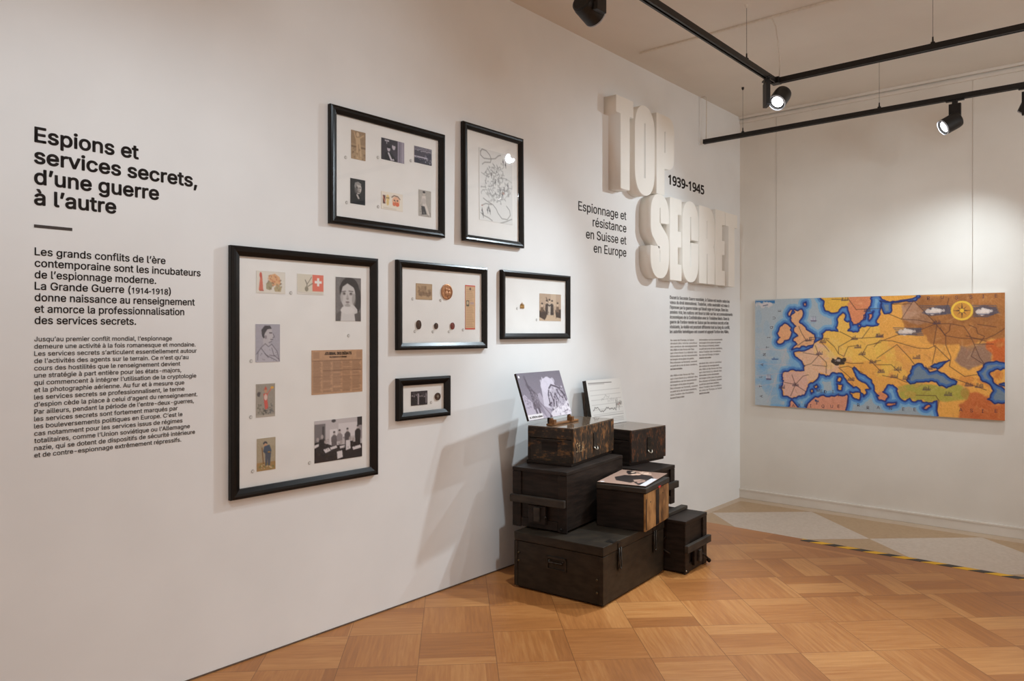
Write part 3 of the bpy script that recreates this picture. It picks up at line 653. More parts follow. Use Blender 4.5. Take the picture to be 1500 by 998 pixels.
a.poly([(0, 72), (2, 60), (14, 52), (38, 50), (50, 58), (52, 72)], (96, 90, 88)); a.poly([(10, 72), (12, 50), (20, 44), (36, 44), (44, 52), (44, 58), (38, 60), (40, 72)], (216, 212, 209)); a.ell(24, 54, 14, 6, (224, 220, 217))
a.line([(13, 24), (20, 23)], .7, (96, 88, 86)); a.line([(27, 22.5), (35, 23)], .7, (96, 88, 86)); a.ell(17, 27, 3.4, 2.4, (150, 143, 140)); a.ell(31, 27, 3.4, 2.4, (146, 139, 136)); a.ell(17.4, 26.8, 1.9, 1.1, (74, 66, 64)); a.ell(30.6, 26.6, 1.9, 1.1, (74, 66, 64)); a.poly([(24, 26), (27, 35), (21, 35)], (180, 173, 170)); a.ell(24, 35.4, 2.6, .9, (140, 132, 128)); a.ell(24, 40.6, 3.9, 1.2, (126, 112, 110)); a.ell(24, 43.4, 3, .8, (176, 169, 166)); a.ell(12, 33, 3, 8, (176, 170, 167), .6); a.ell(24, 46, 6, 2, (150, 144, 140), .6); a.ell(37, 36, 4, 10, (150, 144, 140), .6); a.blur(2)
P('photograph', a.out(), (2.147, 2.293, 1.436, 1.642))
a = Art(46, 64, (176, 172, 182)); a.grain(.05, 2)
a.poly([(2, 64), (2, 50), (12, 38), (20, 32), (30, 34), (40, 46), (44, 64)], (190, 186, 195)); a.ell(22, 16, 9, 12, (196, 190, 194)); a.poly([(12, 20), (11, 10), (17, 3), (27, 3), (30, 8), (22, 9), (17, 16), (16, 26)], (70, 64, 70)); a.poly([(16, 18), (30, 14), (33, 20), (31, 26), (28, 30), (19, 32)], (198, 192, 196)); a.rec(14, 24, 24, 36, (192, 187, 192))
for l in ([(2, 50), (12, 38), (18, 33)], [(18, 33), (24, 38), (30, 34)], [(30, 34), (40, 46), (44, 62)], [(10, 40), (20, 52), (40, 62)], [(4, 60), (5, 46)], [(17, 49), (24, 56)], [(30, 40), (34, 52), (44, 60)], [(33, 17), (35, 22), (32, 23)], [(30, 29), (25, 31)], [(26, 52), (36, 54)]): a.line(l, .42, (92, 86, 94))
a.line([(26, 15), (30, 15)], .8, (66, 60, 66)); a.ell(19, 22, 2, 3, (150, 140, 146)); a.line([(28, 26), (32, 26)], .6, (90, 80, 86)); a.blotch((8, 40, 40, 62), 24, .7, (110, 104, 114), .7); a.blur(1)
P('drawn_portrait', a.out(), (1.736, 1.853, 1.255, 1.418))
a = Art(92, 66, (196, 154, 118)); a.grain(.05, 3); q = np.random.RandomState(2)
for c in range(5):
    x0 = 3 + c * 17.6; x1 = x0 + 15.6
    for k in range(34):
        y = 18 + k * 1.36
        if q.rand() < .93: a.line([(x0, y), (x0 + (x1 - x0) * (.7 + .3 * q.rand()), y)], .34, (128, 94, 70), .55 + .3 * q.rand())
    a.line([(x1 + 1, 18), (x1 + 1, 64)], .25, (150, 112, 84), .8)
a.line([(2, 16.3), (90, 16.3)], .35, (96, 68, 50)); a.line([(20, 31), (90, 31)], .4, (120, 86, 64)); a.line([(2, 40), (90, 40.5)], .6, (150, 112, 86), .6); a.rec(3, 3, 14, 13, (176, 136, 104)); a.rec(80, 3, 90, 13, (182, 142, 110)); a.blur(1)
news = P('newspaper_page', a.out(), (2.015, 2.302, 1.099, 1.301))
NM = Matrix.Translation((-2.002, -.688, .0077))
text_block('newspaper_title', [("JOURNAL DES DÉBATS", 2.085, 1.279, .152)], .0125, M_INK, NM, 0.03, depth=.0003, parent=news)
text_block('newspaper_title', [("POLITIQUES ET LITTÉRAIRES", 2.112, 1.2655, .098)], .0062, M_INK, NM, 0.02, depth=.0003, parent=news)
a = Art(36, 54, (170, 160, 146)); a.rec(2, 2, 34, 50, (160, 152, 140)); a.grain(.06, 2)
a.ell(18, 12, 2.6, 3.6, (200, 150, 116)); a.poly([(15, 10), (18, 4), (21, 10)], (206, 92, 70)); a.poly([(14, 16), (22, 16), (21, 26), (23, 40), (17, 42), (15, 30)], (214, 92, 78)); a.ell(18, 22, 3, 5, (226, 196, 184)); a.line([(22, 16), (28, 9)], .9, (206, 110, 90)); a.ell(30, 7, 3, 2, (226, 170, 70)); a.poly([(2, 16), (5, 13), (9, 14), (7, 21), (3, 20)], (86, 78, 76))
a.blotch((3, 32, 14, 48), 16, 1.3, (110, 108, 92), .8); a.blotch((22, 32, 33, 48), 16, 1.3, (102, 104, 104), .8, 3); a.blotch((10, 42, 28, 50), 9, 1.4, (80, 74, 70), .8, 5); a.rec(0, 50.5, 36, 54, (186, 176, 162)); a.blur(1)
P('postcard', a.out(), (1.738, 1.829, 1.020, 1.162))
a = Art(36, 54, (178, 164, 138)); a.rec(0, 40, 36, 54, (172, 138, 90)); a.grain(.06, 2)
a.ell(16, 9, 4, 3, (52, 56, 66)); a.ell(16.5, 12, 3, 3, (206, 160, 126)); a.poly([(14, 14), (24, 12), (28, 22), (26, 26), (16, 26), (12, 22)], (80, 94, 112)); a.poly([(16, 25), (27, 25), (25, 46), (21, 46), (21, 34), (19, 46), (16, 46)], (86, 92, 104)); a.line([(10, 16), (13, 46)], .8, (120, 84, 50)); a.line([(14, 22), (22, 26)], 1.2, (70, 82, 100)); a.ell(23, 24, 2.5, 1.2, (190, 140, 60))
a.blotch((4, 42, 32, 52), 18, 1.5, (120, 126, 78), .6); a.blotch((8, 44, 30, 50), 7, 1.2, (224, 206, 170), .8, 8); a.blur(1)
P('postcard', a.out(), (1.742, 1.831, .790, .929))
a = Art(90, 66, (200, 193, 194)); a.rec(0, 6, 20, 40, (120, 113, 114)); a.rec(14, 10, 18, 40, (70, 64, 66)); a.rec(28, 16, 42, 42, (226, 220, 221)); a.rec(44, 8, 80, 30, (222, 216, 217)); a.rec(80, 0, 90, 14, (50, 44, 46)); a.ell(35, 3, 4, 2.4, (60, 54, 56)); a.rec(82, 14, 90, 36, (160, 152, 153))
a.poly([(0, 66), (0, 42), (16, 36), (34, 42), (58, 42), (90, 44), (90, 66)], (44, 38, 40))
for x, y, h, c in ((36, 20, 22, (106, 98, 100)), (46, 18, 18, (150, 142, 144)), (61, 17, 26, (92, 84, 86)), (81, 14, 30, (40, 34, 36))):
    a.poly([(x - 5, y + h), (x - 5.5, y + 9), (x - 2, y + 5), (x + 2, y + 5), (x + 5.5, y + 9), (x + 5, y + h)], c); a.ell(x, y + 2.5, 2, 3, (190, 178, 176)); a.ell(x, y + .6, 2.2, 1.4, (70, 64, 66))
for x, y in ((6, 30), (14, 26), (20, 34), (49, 38), (72, 36), (66, 34)): a.ell(x, y, 2.4, 3.4, (176, 164, 162)); a.poly([(x - 7, y + 16), (x - 5, y + 4), (x + 5, y + 4), (x + 7, y + 16)], (36, 31, 33))
for p_ in ([(16, 46), (26, 44), (30, 49), (20, 52)], [(28, 44), (40, 42), (42, 46), (30, 48)], [(58, 36), (66, 36), (67, 50), (58, 52)], [(70, 48), (86, 46), (88, 51), (72, 53)], [(41, 52), (51, 51), (52, 62), (42, 64)], [(0, 38), (8, 36), (8, 40), (0, 43)], [(46, 44), (56, 43), (56, 47), (47, 48)]): a.poly(p_, (226, 220, 221))
a.blotch((4, 30, 86, 62), 40, 1.1, (90, 82, 84), .5, 6); a.blur(1)
P('photograph', a.out(), (2.031, 2.300, .787, .979))
dots([(1.908, 1.557), (1.716, 1.261), (2.221, 1.367), (1.714, 1.024), (1.723, .794), (2.005, .793)])

# --- landscape frame with six pieces
fr, P, dots, _ = frame('upper left landscape black frame holding six small photographs and cards', 2.108, 2.843, 1.887, 2.439, (2.160, 2.812, 1.925, 2.408))
a = Art(40, 64, (176, 150, 118)); a.rec(0, 0, 40, 30, (160, 134, 104)); a.rec(0, 34, 40, 38, (130, 106, 80)); a.grain(.08, 2); a.ell(18, 8, 4, 5, (208, 180, 146)); a.poly([(12, 16), (24, 14), (26, 30), (30, 62), (14, 62), (14, 34)], (200, 172, 136)); a.line([(22, 16), (34, 8)], 1.6, (196, 166, 130)); a.line([(13, 18), (8, 4)], 1.6, (196, 166, 130)); a.line([(20, 30), (22, 60)], .8, (146, 120, 92)); a.blotch((2, 38, 38, 62), 18, 2, (120, 96, 72), .5); a.blur(2)
P('photograph', a.out(), (2.236, 2.321, 2.210, 2.346))
a = Art(60, 44, (52, 46, 54)); a.rec(42, 0, 60, 44, (150, 142, 156)); a.rec(46, 0, 49, 44, (120, 112, 126)); a.rec(54, 0, 57, 44, (172, 164, 178)); a.ell(32, 14, 4.4, 6.4, (198, 190, 198)); a.ell(19, 20, 4, 5.6, (196, 186, 194)); a.ell(19, 16, 5, 3, (24, 20, 24)); a.poly([(8, 44), (10, 28), (22, 26), (34, 36), (38, 44)], (26, 22, 26)); a.poly([(16, 28), (20, 27), (28, 40), (32, 38), (34, 42), (24, 43)], (206, 200, 206)); a.rec(9, 3, 20, 6, (200, 194, 200)); a.rec(13, 3, 15, 11, (170, 164, 170)); a.ell(33, 9, 5, 3, (60, 54, 60)); a.poly([(26, 22), (38, 20), (42, 36), (36, 38)], (66, 58, 68)); a.grain(.06, 2); a.blur(2)
P('photograph', a.out(), (2.419, 2.567, 2.239, 2.345))
a = Art(54, 40, (120, 114, 126)); a.grain(.25, 3); crowd(a, 2, 52, 24, 18, 9, (70, 64, 76), (186, 180, 190)); a.poly([(0, 28), (54, 24), (54, 40), (0, 40)], (60, 54, 66)); a.rec(0, 23, 40, 26, (190, 184, 196)); crowd(a, 4, 50, 40, 14, 8, (50, 46, 58), (170, 164, 174), 8); a.blotch((30, 18, 52, 36), 14, 1.6, (200, 194, 206), .7); a.blur(2)
P('photograph', a.out(), (2.636, 2.758, 2.260, 2.345))
a = Art(42, 58, (38, 38, 38)); a.ell(22, 21, 9, 13, (196, 190, 184)); a.ell(16, 24, 5, 10, (90, 86, 84), .8); a.poly([(11, 18), (13, 9), (22, 6), (30, 10), (30, 14), (18, 13), (14, 22)], (150, 146, 142)); a.poly([(4, 58), (5, 40), (16, 34), (28, 40), (36, 48), (38, 58)], (22, 22, 22)); a.poly([(16, 36), (20, 34), (26, 44), (22, 46)], (190, 184, 178)); a.ell(19, 20, 2, 1.2, (50, 46, 44)); a.ell(27, 20, 2, 1.2, (60, 56, 54)); a.line([(23, 20), (25, 26), (22, 27)], .8, (120, 112, 106)); a.line([(19, 30), (26, 30)], .9, (70, 62, 58)); a.blur(2)
P('photograph', a.out(), (2.231, 2.319, 1.996, 2.116))
a = Art(58, 38, (238, 228, 212)); a.rec(4, 8, 11, 26, (110, 70, 60)); a.line([(5, 12), (10, 22)], 1, (220, 140, 100)); a.ell(17, 14, 4.6, 8, (236, 206, 140)); a.ell(15, 13, 1.5, 1.3, (70, 60, 50)); a.ell(19.5, 13, 1.5, 1.3, (70, 60, 50)); a.ell(17, 23, 3.4, 6, (226, 196, 130)); a.ell(39, 18, 10, 10, (236, 184, 148)); a.ell(34, 24, 4, 4, (222, 120, 80)); a.ell(43, 24, 5, 4.4, (226, 110, 70)); a.ell(35, 16, 2.2, 1.6, (90, 70, 60)); a.ell(43, 16, 2.2, 1.6, (90, 70, 60)); a.line([(28, 10), (34, 6), (44, 7), (50, 12)], 1, (120, 86, 66)); a.line([(38, 18), (38, 24)], .8, (200, 110, 80)); a.line([(6, 34), (40, 35)], .4, (190, 180, 166)); a.blur(1)
P('postcard', a.out(), (2.419, 2.557, 1.994, 2.081))
a = Art(38, 62, (176, 168, 158)); a.grain(.12, 2); a.ell(16, 8, 3.4, 4.4, (196, 184, 172)); a.ell(16, 5, 4, 2.6, (70, 62, 56)); a.poly([(11, 14), (21, 13), (22, 30), (28, 44), (34, 60), (29, 60), (20, 42), (12, 36)], (214, 204, 194)); a.poly([(8, 38), (18, 38), (24, 56), (10, 58)], (62, 54, 50)); a.line([(11, 15), (7, 32)], 1.1, (206, 194, 184)); a.ell(16, 26, 6, 7, (196, 186, 178)); a.blotch((2, 44, 36, 60), 12, 2, (130, 122, 112), .5); a.blur(2)
P('photograph', a.out(), (2.666, 2.753, 1.988, 2.124))
dots([(2.204, 2.208), (2.398, 2.242), (2.613, 2.263), (2.210, 1.996), (2.400, 2.000)])

# --- upright frame with a line drawing
fr, P, dots, _ = frame('upright black frame with a faint ink map drawing, beside the six-picture frame', 2.980, 3.497, 1.887, 2.543, (3.020, 3.468, 1.923, 2.507), lean=.009, turn=.006)
a = Art(84, 116, (226, 224, 220)); q = np.random.RandomState(5)
INK = (120, 114, 108)
for l in ([(4, 6), (8, 2), (18, 3), (26, 8), (30, 14), (40, 12), (48, 6), (54, 4)], [(4, 6), (4, 12), (12, 16), (24, 15), (30, 14), (28, 20), (14, 22), (8, 26)], [(10, 80), (20, 84), (34, 88), (42, 94), (46, 100), (56, 108), (70, 108), (78, 100), (76, 92), (68, 86)], [(6, 92), (16, 88), (30, 88)], [(52, 116), (66, 112), (82, 106)], [(4, 104), (12, 108), (22, 110), (32, 114)]): a.line(l, .55, INK)
for _i in range(150):
    x, y = 10 + 66 * q.rand(), 22 + 64 * q.rand()
    if abs(x - 42) / 46 + abs(y - 54) / 40 > 1.05: continue
    p_ = [(x, y)]
    for _j in range(q.randint(2, 5)): x += q.randn() * 3.2; y += q.randn() * 2.6; p_.append((x, y))
    a.line(p_, .28 + .22 * q.rand(), (104, 100, 96) if q.rand() < .5 else (140, 135, 130), .8)
for x, y in ((20, 98), (23, 94), (26, 99), (7, 100), (9, 106), (66, 18), (60, 14), (72, 52), (30, 40), (52, 62), (58, 68), (62, 60), (40, 50)): a.ell(x, y, 1.6, 2.2, (90, 86, 82), .8); a.line([(x, y - 4), (x + 1, y + 5)], .5, (90, 86, 82))
a.ell(60, 66, 3, 2, (176, 130, 110), .7); a.ell(7, 92, 2, 1, (176, 120, 100), .7); a.blur(1)
P('ink_drawing', a.out(), (3.118, 3.405, 2.018, 2.425))

# --- frame with medals and a pass
fr, P, dots, fy = frame('landscape black frame with bronze medal, three small badges and red-edged pass', 2.512, 3.178, 1.293, 1.749, (2.565, 3.155, 1.327, 1.716))
a = Art(50, 40, (178, 150, 116)); a.grain(.08, 2); a.rec(2, 2, 48, 38, (188, 158, 122)); a.blotch((6, 8, 46, 32), 40, 2.6, (128, 100, 74), .45); a.rec(16, 6, 32, 24, (150, 120, 90), .6); a.rec(8, 22, 44, 30, (122, 94, 68), .6); a.blur(2)
P('photograph', a.out(), (2.647, 2.761, 1.554, 1.637))
a = Art(34, 92, (214, 176, 136)); a.rec(0, 0, 34, 2.6, (206, 66, 54)); a.rec(0, 89, 34, 92, (206, 66, 54)); a.rec(33, 0, 34, 92, (206, 96, 76)); a.rec(0, 0, 1, 92, (206, 96, 76))
for k in range(22): a.line([(4, 10 + k * 3.6), (30 - (k * 7) % 9, 10 + k * 3.6)], .4, (150, 112, 84), .6)
a.rec(4, 32, 13, 44, (98, 88, 72)); a.ell(8.5, 37, 3, 4, (206, 186, 150)); a.rec(17, 35, 29, 40, (190, 160, 150)); a.ell(17, 8, 3, 3, (120, 90, 70)); a.blur(1)
P('identity_pass', a.out(), (3.011, 3.090, 1.400, 1.645))
M_BRONZE = noise_mat('bronze_medal', (150, 96, 58), (196, 138, 92), 60, 0.4, 0.5, metal=0.5, bump=0.3)
M_BADGE = noise_mat('dark_badge_metal', (62, 42, 34), (96, 68, 54), 90, 0.4, 0.5, metal=0.5, bump=0.3)
M_REDBADGE = noise_mat('red_enamel', (110, 40, 34), (140, 60, 48), 70, 0.3, 0.5)
def medal(name, y, z, ry, rz, mat, rel):
    bm = bmesh.new()
    lathe(bm, [(0, .0045), (.82, .0045), (.86, .0062), (1.0, .0052), (1.0, 0), (0, 0)], 36, Matrix.Translation((y - fy, z - 1.293, .0062)) @ Matrix.Diagonal((ry, rz, 1, 1)))
    o = bm_obj(name, bm, mat, fr, smooth=False)
    bm = bmesh.new()
    for (cx, cy, r) in rel:
        bmesh.ops.create_uvsphere(bm, u_segments=14, v_segments=8, radius=1.0, matrix=Matrix.Translation((y - fy + cx * ry, z - 1.293 + cy * rz, .0106)) @ Matrix.Diagonal((ry * r, rz * r, .0018, 1)))
    bm_obj('relief_figure', bm, mat, o, smooth=True)
    return o
medal('bronze_medal', 2.868, 1.601, .041, .042, M_BRONZE, [(-.15, .3, .26), (.3, .2, .24), (-.1, -.3, .4), (.35, -.25, .3)])
medal('oval_badge', 2.6645, 1.423, .0165, .024, M_BADGE, [(0, .1, .5), (0, -.4, .35)])
medal('oval_badge', 2.7885, 1.417, .0125, .0165, M_BADGE, [(0, .1, .5)])
medal('oval_badge', 2.9105, 1.418, .0145, .019, M_REDBADGE, [(0, 0, .45)])
dots([(2.625, 1.555), (2.823, 1.554), (2.640, 1.388), (2.767, 1.386), (2.886, 1.387), (2.994, 1.397)])

# --- small landscape frame with ornament and sepia print
fr, P, dots, fy = frame('small landscape black frame with sepia group photograph and tiny gilt crown', 3.304, 3.973, 1.343, 1.748, (3.365, 3.955, 1.373, 1.716))
a = Art(66, 54, (190, 164, 140)); a.grain(.06, 2); a.rec(34, 0, 50, 24, (206, 182, 156)); a.rec(0, 40, 66, 54, (202, 176, 148)); a.poly([(0, 34), (14, 32), (22, 44), (16, 52), (0, 46)], (70, 54, 44)); a.poly([(48, 32), (66, 30), (66, 48), (50, 46)], (66, 50, 40))
for x, y, h, c in ((22, 14, 28, (70, 54, 46)), (30, 12, 30, (200, 184, 166)), (38, 14, 28, (62, 48, 42)), (8, 20, 16, (110, 86, 68)), (55, 18, 18, (120, 96, 78))):
    a.poly([(x - 5, y + h), (x - 4, y + 7), (x + 4, y + 7), (x + 5, y + h)], c); a.ell(x, y + 3, 2.6, 3.6, (216, 190, 164)); a.ell(x, y, 2.8, 1.8, (70, 54, 46))
a.line([(22, 20), (30, 24), (38, 20)], 1.2, (60, 46, 40)); a.line([(20, 8), (26, 16)], .8, (80, 62, 52)); a.blotch((4, 24, 62, 48), 22, 1.6, (100, 78, 64), .5); a.blur(2)
P('photograph', a.out(), (3.668, 3.887, 1.456, 1.625))
M_GILT = noise_mat('gilt_metal', (150, 108, 52), (196, 150, 84), 90, 0.35, 0.5, metal=0.6)
bm = bmesh.new(); cx, cz = 3.500 - fy, 1.528 - 1.343
box(bm, cx - .018, cx + .018, cz, cz + .012, .0062, .0102, .001)
for i in range(5):
    x = cx - .0152 + i * .0076; hh = (.026, .030, .037, .030, .026)[i]
    v = [bm.verts.new(p) for p in ((x - .0035, cz + .012, .0064), (x + .0035, cz + .012, .0064), (x, cz + hh, .0064), (x - .0035, cz + .012, .0096), (x + .0035, cz + .012, .0096), (x, cz + hh, .0088))]
    for q_ in ((0, 2, 1), (3, 4, 5), (0, 1, 4, 3), (1, 2, 5, 4), (2, 0, 3, 5)): bm.faces.new([v[k_] for k_ in q_])
bm_obj('crown_ornament', bm, M_GILT, fr)
dots([(3.454, 1.526), (3.640, 1.461)])

# --- smallest frame
fr, P, dots, fy = frame('smallest black frame, lowest on the wall, with dark group photograph and round medal', 2.514, 2.885, .936, 1.151, (2.563, 2.855, .977, 1.114))
a = Art(50, 34, (56, 48, 52)); crowd(a, 1, 49, 34, 26, 8, (38, 32, 36), (150, 138, 140)); a.rec(20, 6, 24, 32, (176, 166, 170)); a.rec(44, 6, 47, 30, (140, 130, 134)); a.blotch((2, 3, 48, 10), 10, 1.5, (150, 140, 144), .6); a.grain(.08, 2); a.blur(2)
P('photograph', a.out(), (2.613, 2.727, 1.006, 1.079))
bm = bmesh.new(); lathe(bm, [(0, .004), (.75, .004), (.8, .0058), (1, .005), (1, 0), (0, 0)], 28, Matrix.Translation((2.800 - fy, 1.043 - .936, .0062)) @ Matrix.Diagonal((.020, .020, 1, 1)))
md = bm_obj('round_medal', bm, M_BADGE, fr)
bm = bmesh.new(); box(bm, 2.797 - fy, 2.803 - fy, 1.034 - .936, 1.052 - .936, .0102, .0112); box(bm, 2.792 - fy, 2.808 - fy, 1.041 - .936, 1.046 - .936, .0102, .0112)
bm_obj('cross_device', bm, M_STEEL, md)
dots([(2.754, 1.014)])

# ------------------------------------------------------------------ painted map on the back wall
def paint_map():
    K = .496
    S = lambda pts: [(x, y * K) for x, y in pts]
    rq = np.random.RandomState(21)
    def rough(p, amp=.20, n=2):
        for _ in range(n):
            o = []
            for (x0, y0), (x1, y1) in zip(p, p[1:] + p[:1]):
                L = math.hypot(x1 - x0, y1 - y0); t = rq.randn() * amp * min(L, 26) * .6
                o += [(x0, y0), ((x0 + x1) / 2 - (y1 - y0) / (L + 1e-6) * t, (y0 + y1) / 2 + (x1 - x0) / (L + 1e-6) * t)]
            p = o
        return p
    OUT = {k: rough(S([(x if x < 985 else 1012, y if y < 935 or k not in ('europe', 'asia', 'africa') else 1030) for x, y in v])) for k, v in MAP.items() if k not in ('roads', 'letters', 'marks', 'ships', 'swiss', 'compass', 'cloud_a', 'cloud_b', 'cloud_c')}
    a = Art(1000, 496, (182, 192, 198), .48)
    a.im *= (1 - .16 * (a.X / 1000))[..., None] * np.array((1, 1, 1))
    a.blotch((0, 60, 260, 480), 40, 26, (140, 176, 204), .22, 3); a.blotch((0, 280, 200, 490), 30, 24, (120, 168, 208), .25, 9)
    a.blotch((380, 0, 560, 140), 20, 24, (120, 140, 158), .25, 5)
    land = ['scandinavia', 'europe', 'africa', 'britain', 'ireland', 'finland', 'shetland', 'hebrides', 'sicily', 'sardinia', 'corsica', 'mallorca', 'ibiza', 'gotland', 'oland', 'zealand', 'crete', 'cyprus']
    d = np.full(a.n, 1e9); m = np.zeros(a.n)
    for k in land:
        p = OUT[k]; d = np.minimum(d, a.dist(p + p[:1])); m = np.maximum(m, a.mask(p))
    a.lay(np.clip((27 - d) / 4, 0, 1), (128, 174, 208), .95); a.lay(np.clip((17 - d) / 4, 0, 1), (84, 134, 192), .95); a.lay(np.clip((7.5 - d) / 3, 0, 1), (56, 82, 156))
    base = Art(1000, 496, (238, 170, 82), .48); b = base
    for k, c in (('scandinavia', (226, 142, 98)), ('norway', (238, 184, 76)), ('africa', (222, 152, 124)), ('britain', (236, 178, 130)), ('ireland', (236, 172, 124)), ('iberia', (226, 178, 158)), ('france', (232, 186, 152)), ('germany', (244, 190, 90)), ('russia', (176, 114, 62)), ('pale', (190, 146, 116)), ('grey_steppe', (160, 122, 98)), ('east', (206, 104, 52)), ('asia', (204, 112, 62)), ('turkey', (178, 164, 74)), ('finland', (236, 168, 74)), ('shetland', (226, 150, 110)), ('crete', (216, 132, 90)), ('cyprus', (216, 132, 90)), ('peloponnese', (222, 140, 100)), ('gotland', (222, 140, 100)), ('oland', (222, 140, 100)), ('hebrides', (236, 172, 124))): b.poly(OUT[k], c)
    b.blur(16)
    b.blotch((560, 220, 760, 420), 26, 22, (226, 156, 86), .3, 2); b.blotch((280, 180, 420, 300), 14, 18, (244, 204, 110), .35, 4); b.blotch((660, 20, 1000, 160), 36, 26, (140, 90, 54), .2, 6); b.blotch((540, 200, 640, 330), 12, 20, (242, 200, 90), .4, 8)
    b.blotch((660, 30, 1000, 230), 24, 18, (190, 130, 70), .22, 12); b.blotch((850, 300, 1000, 490), 16, 18, (190, 90, 50), .25, 14); b.blotch((300, 240, 420, 330), 10, 14, (240, 180, 120), .4, 15)
    for _i in range(420):                              # visible brush strokes
        x, y = 1000 * rq.rand(), 496 * rq.rand(); t = rq.rand() * 3.1; L_ = 10 + 26 * rq.rand()
        b.line([(x, y), (x + math.cos(t) * L_, y + math.sin(t) * L_)], 3.0, ((255, 222, 170), (150, 92, 60), (236, 150, 92), (250, 206, 120), (226, 140, 110))[_i % 5], .13)
    b.grain(.06, 3); b.blur(1)
    a.im = a.im * (1 - m[..., None]) + b.im * m[..., None]
    a.lay(np.clip((2.6 - d) / 1.6, 0, 1), (40, 46, 104))
    for k in ('baltic_gulf', 'black_sea', 'azov', 'caspian', 'kara'):
        p = OUT[k]; mm = a.mask(p); dd = a.dist(p + p[:1])
        a.lay(mm, (120, 136, 150) if k != 'azov' else (70, 90, 124)); a.lay(mm * np.clip((13 - dd) / 5, 0, 1), (70, 108, 168)); a.lay(np.clip((3.8 - dd) / 2, 0, 1), (40, 52, 108))
    for r_ in MAP['roads']: a.line(S(r_), 1.1, (80, 52, 46), .85)
    for (y0, y1) in ((232, 250), (300, 318), (360, 350), (410, 390)): a.line([(0, y0), (170, y1 - 14)], .8, (226, 184, 180), .7)
    a.line([(150, 230), (60, 480)], .8, (226, 184, 180), .7)
    for k in ('cloud_a', 'cloud_b', 'cloud_c'):
        p = S(MAP[k]); a.poly(p, (70, 72, 96), .55)
        xs, ys = [q[0] for q in p], [q[1] for q in p]
        xm = (min(xs) + max(xs)) / 2; ym = (min(ys) + max(ys)) / 2; rw_ = (max(xs) - min(xs)) / 2
        for t in range(5): a.line([(min(xs) - 6 + t * 5, min(ys) + t * 7), (max(xs) - 8 + t * 3, min(ys) + 3 + t * 7)], 1.6, (70, 80, 104), .7)
        a.blotch((xm - rw_ * .55, ym - 3, xm + rw_ * .5, ym + 8), 12, 8, (222, 202, 188), .75, 5)
        a.blotch((xm - rw_ * .4, ym - 8, xm + rw_ * .3, ym), 6, 7, (232, 216, 204), .75, 8)
        a.line([(xm - rw_ * .7, ym + 11), (xm + rw_ * .6, ym + 13)], 1.6, (64, 72, 100), .8)
    a.rec(2, 6, 96, 20, (58, 120, 176), .9); a.blotch((8, 16, 76, 32), 16, 8, (216, 208, 206), .8, 4); a.line([(40, 30), (62, 26)], 1.6, (70, 80, 110))
    cx, cy = S([MAP['compass'][0]])[0]; rx = MAP['compass'][1][0] - MAP['compass'][0][0]; R_ = rx
    a.ell(cx, cy, R_, R_, (236, 190, 70)); a.ell(cx, cy, R_ * .80, R_ * .80, (206, 142, 62))
    for i in range(8):
        an = math.pi * i / 4; L_ = R_ * (.86 if i % 2 == 0 else .62); w_ = 3.4
        p = [(cx + math.cos(an) * L_, cy + math.sin(an) * L_), (cx + math.cos(an + math.pi / 2) * w_, cy + math.sin(an + math.pi / 2) * w_), (cx - math.cos(an + math.pi / 2) * w_, cy - math.sin(an + math.pi / 2) * w_)]
        a.poly(p, (70, 50, 44) if i % 2 == 0 else (120, 84, 54))
    a.ell(cx, cy, R_ * .2, R_ * .2, (240, 190, 60))
    q = np.random.RandomState(11)
    for (x, y) in S(MAP['marks']):
        for k in range(7):
            u = x + (k - 3) * 4; h_ = 4 + q.rand() * 12
            a.line([(u, y + 5), (u + q.rand() * 2, y + 5 - h_)], .85, (66, 50, 66))
        a.line([(x - 14, y + 6), (x + 14, y + 5)], 1.1, (86, 66, 80))
    x, y = S(MAP['swiss'])[0]
    a.blotch((x - 26, y - 10, x + 26, y + 14), 22, 8, (66, 54, 48), .95, 3); a.rec(x - 5, y - 6, x + 9, y + 4, (206, 190, 180), .8); a.line([(x - 14, y + 3), (x, y - 3)], 1, (190, 176, 166))
    for i, (x, y) in enumerate(S(MAP['ships'])):
        if i == 2: a.poly([(x - 16, y), (x - 14, y + 5), (x + 14, y + 5), (x + 18, y)], (60, 90, 140)); a.line([(x - 4, y), (x - 4, y - 6)], 1.2, (60, 80, 130)); continue
        if i == 3: a.line([(x, y + 8), (x, y - 8)], 1.4, (70, 60, 80)); a.blotch((x - 9, y - 12, x + 9, y - 5), 8, 3.4, (60, 80, 120), .9); continue
        a.poly([(x - 14, y + 5), (x - 10, y + 10), (x + 11, y + 10), (x + 15, y + 5)], (96, 72, 104))
        for u in (-7, 0, 8): a.poly([(x + u - 5, y + 4), (x + u - 4, y - 9), (x + u + 1, y - 11), (x + u + 3, y + 4)], (206, 206, 214)); a.line([(x + u + 1, y + 4), (x + u + 1, y - 12)], .7, (70, 64, 100))
        a.line([(x - 12, y + 15), (x + 8, y + 15)], .8, (110, 150, 190))
    a.grain(.05, 2)
    return a.out()

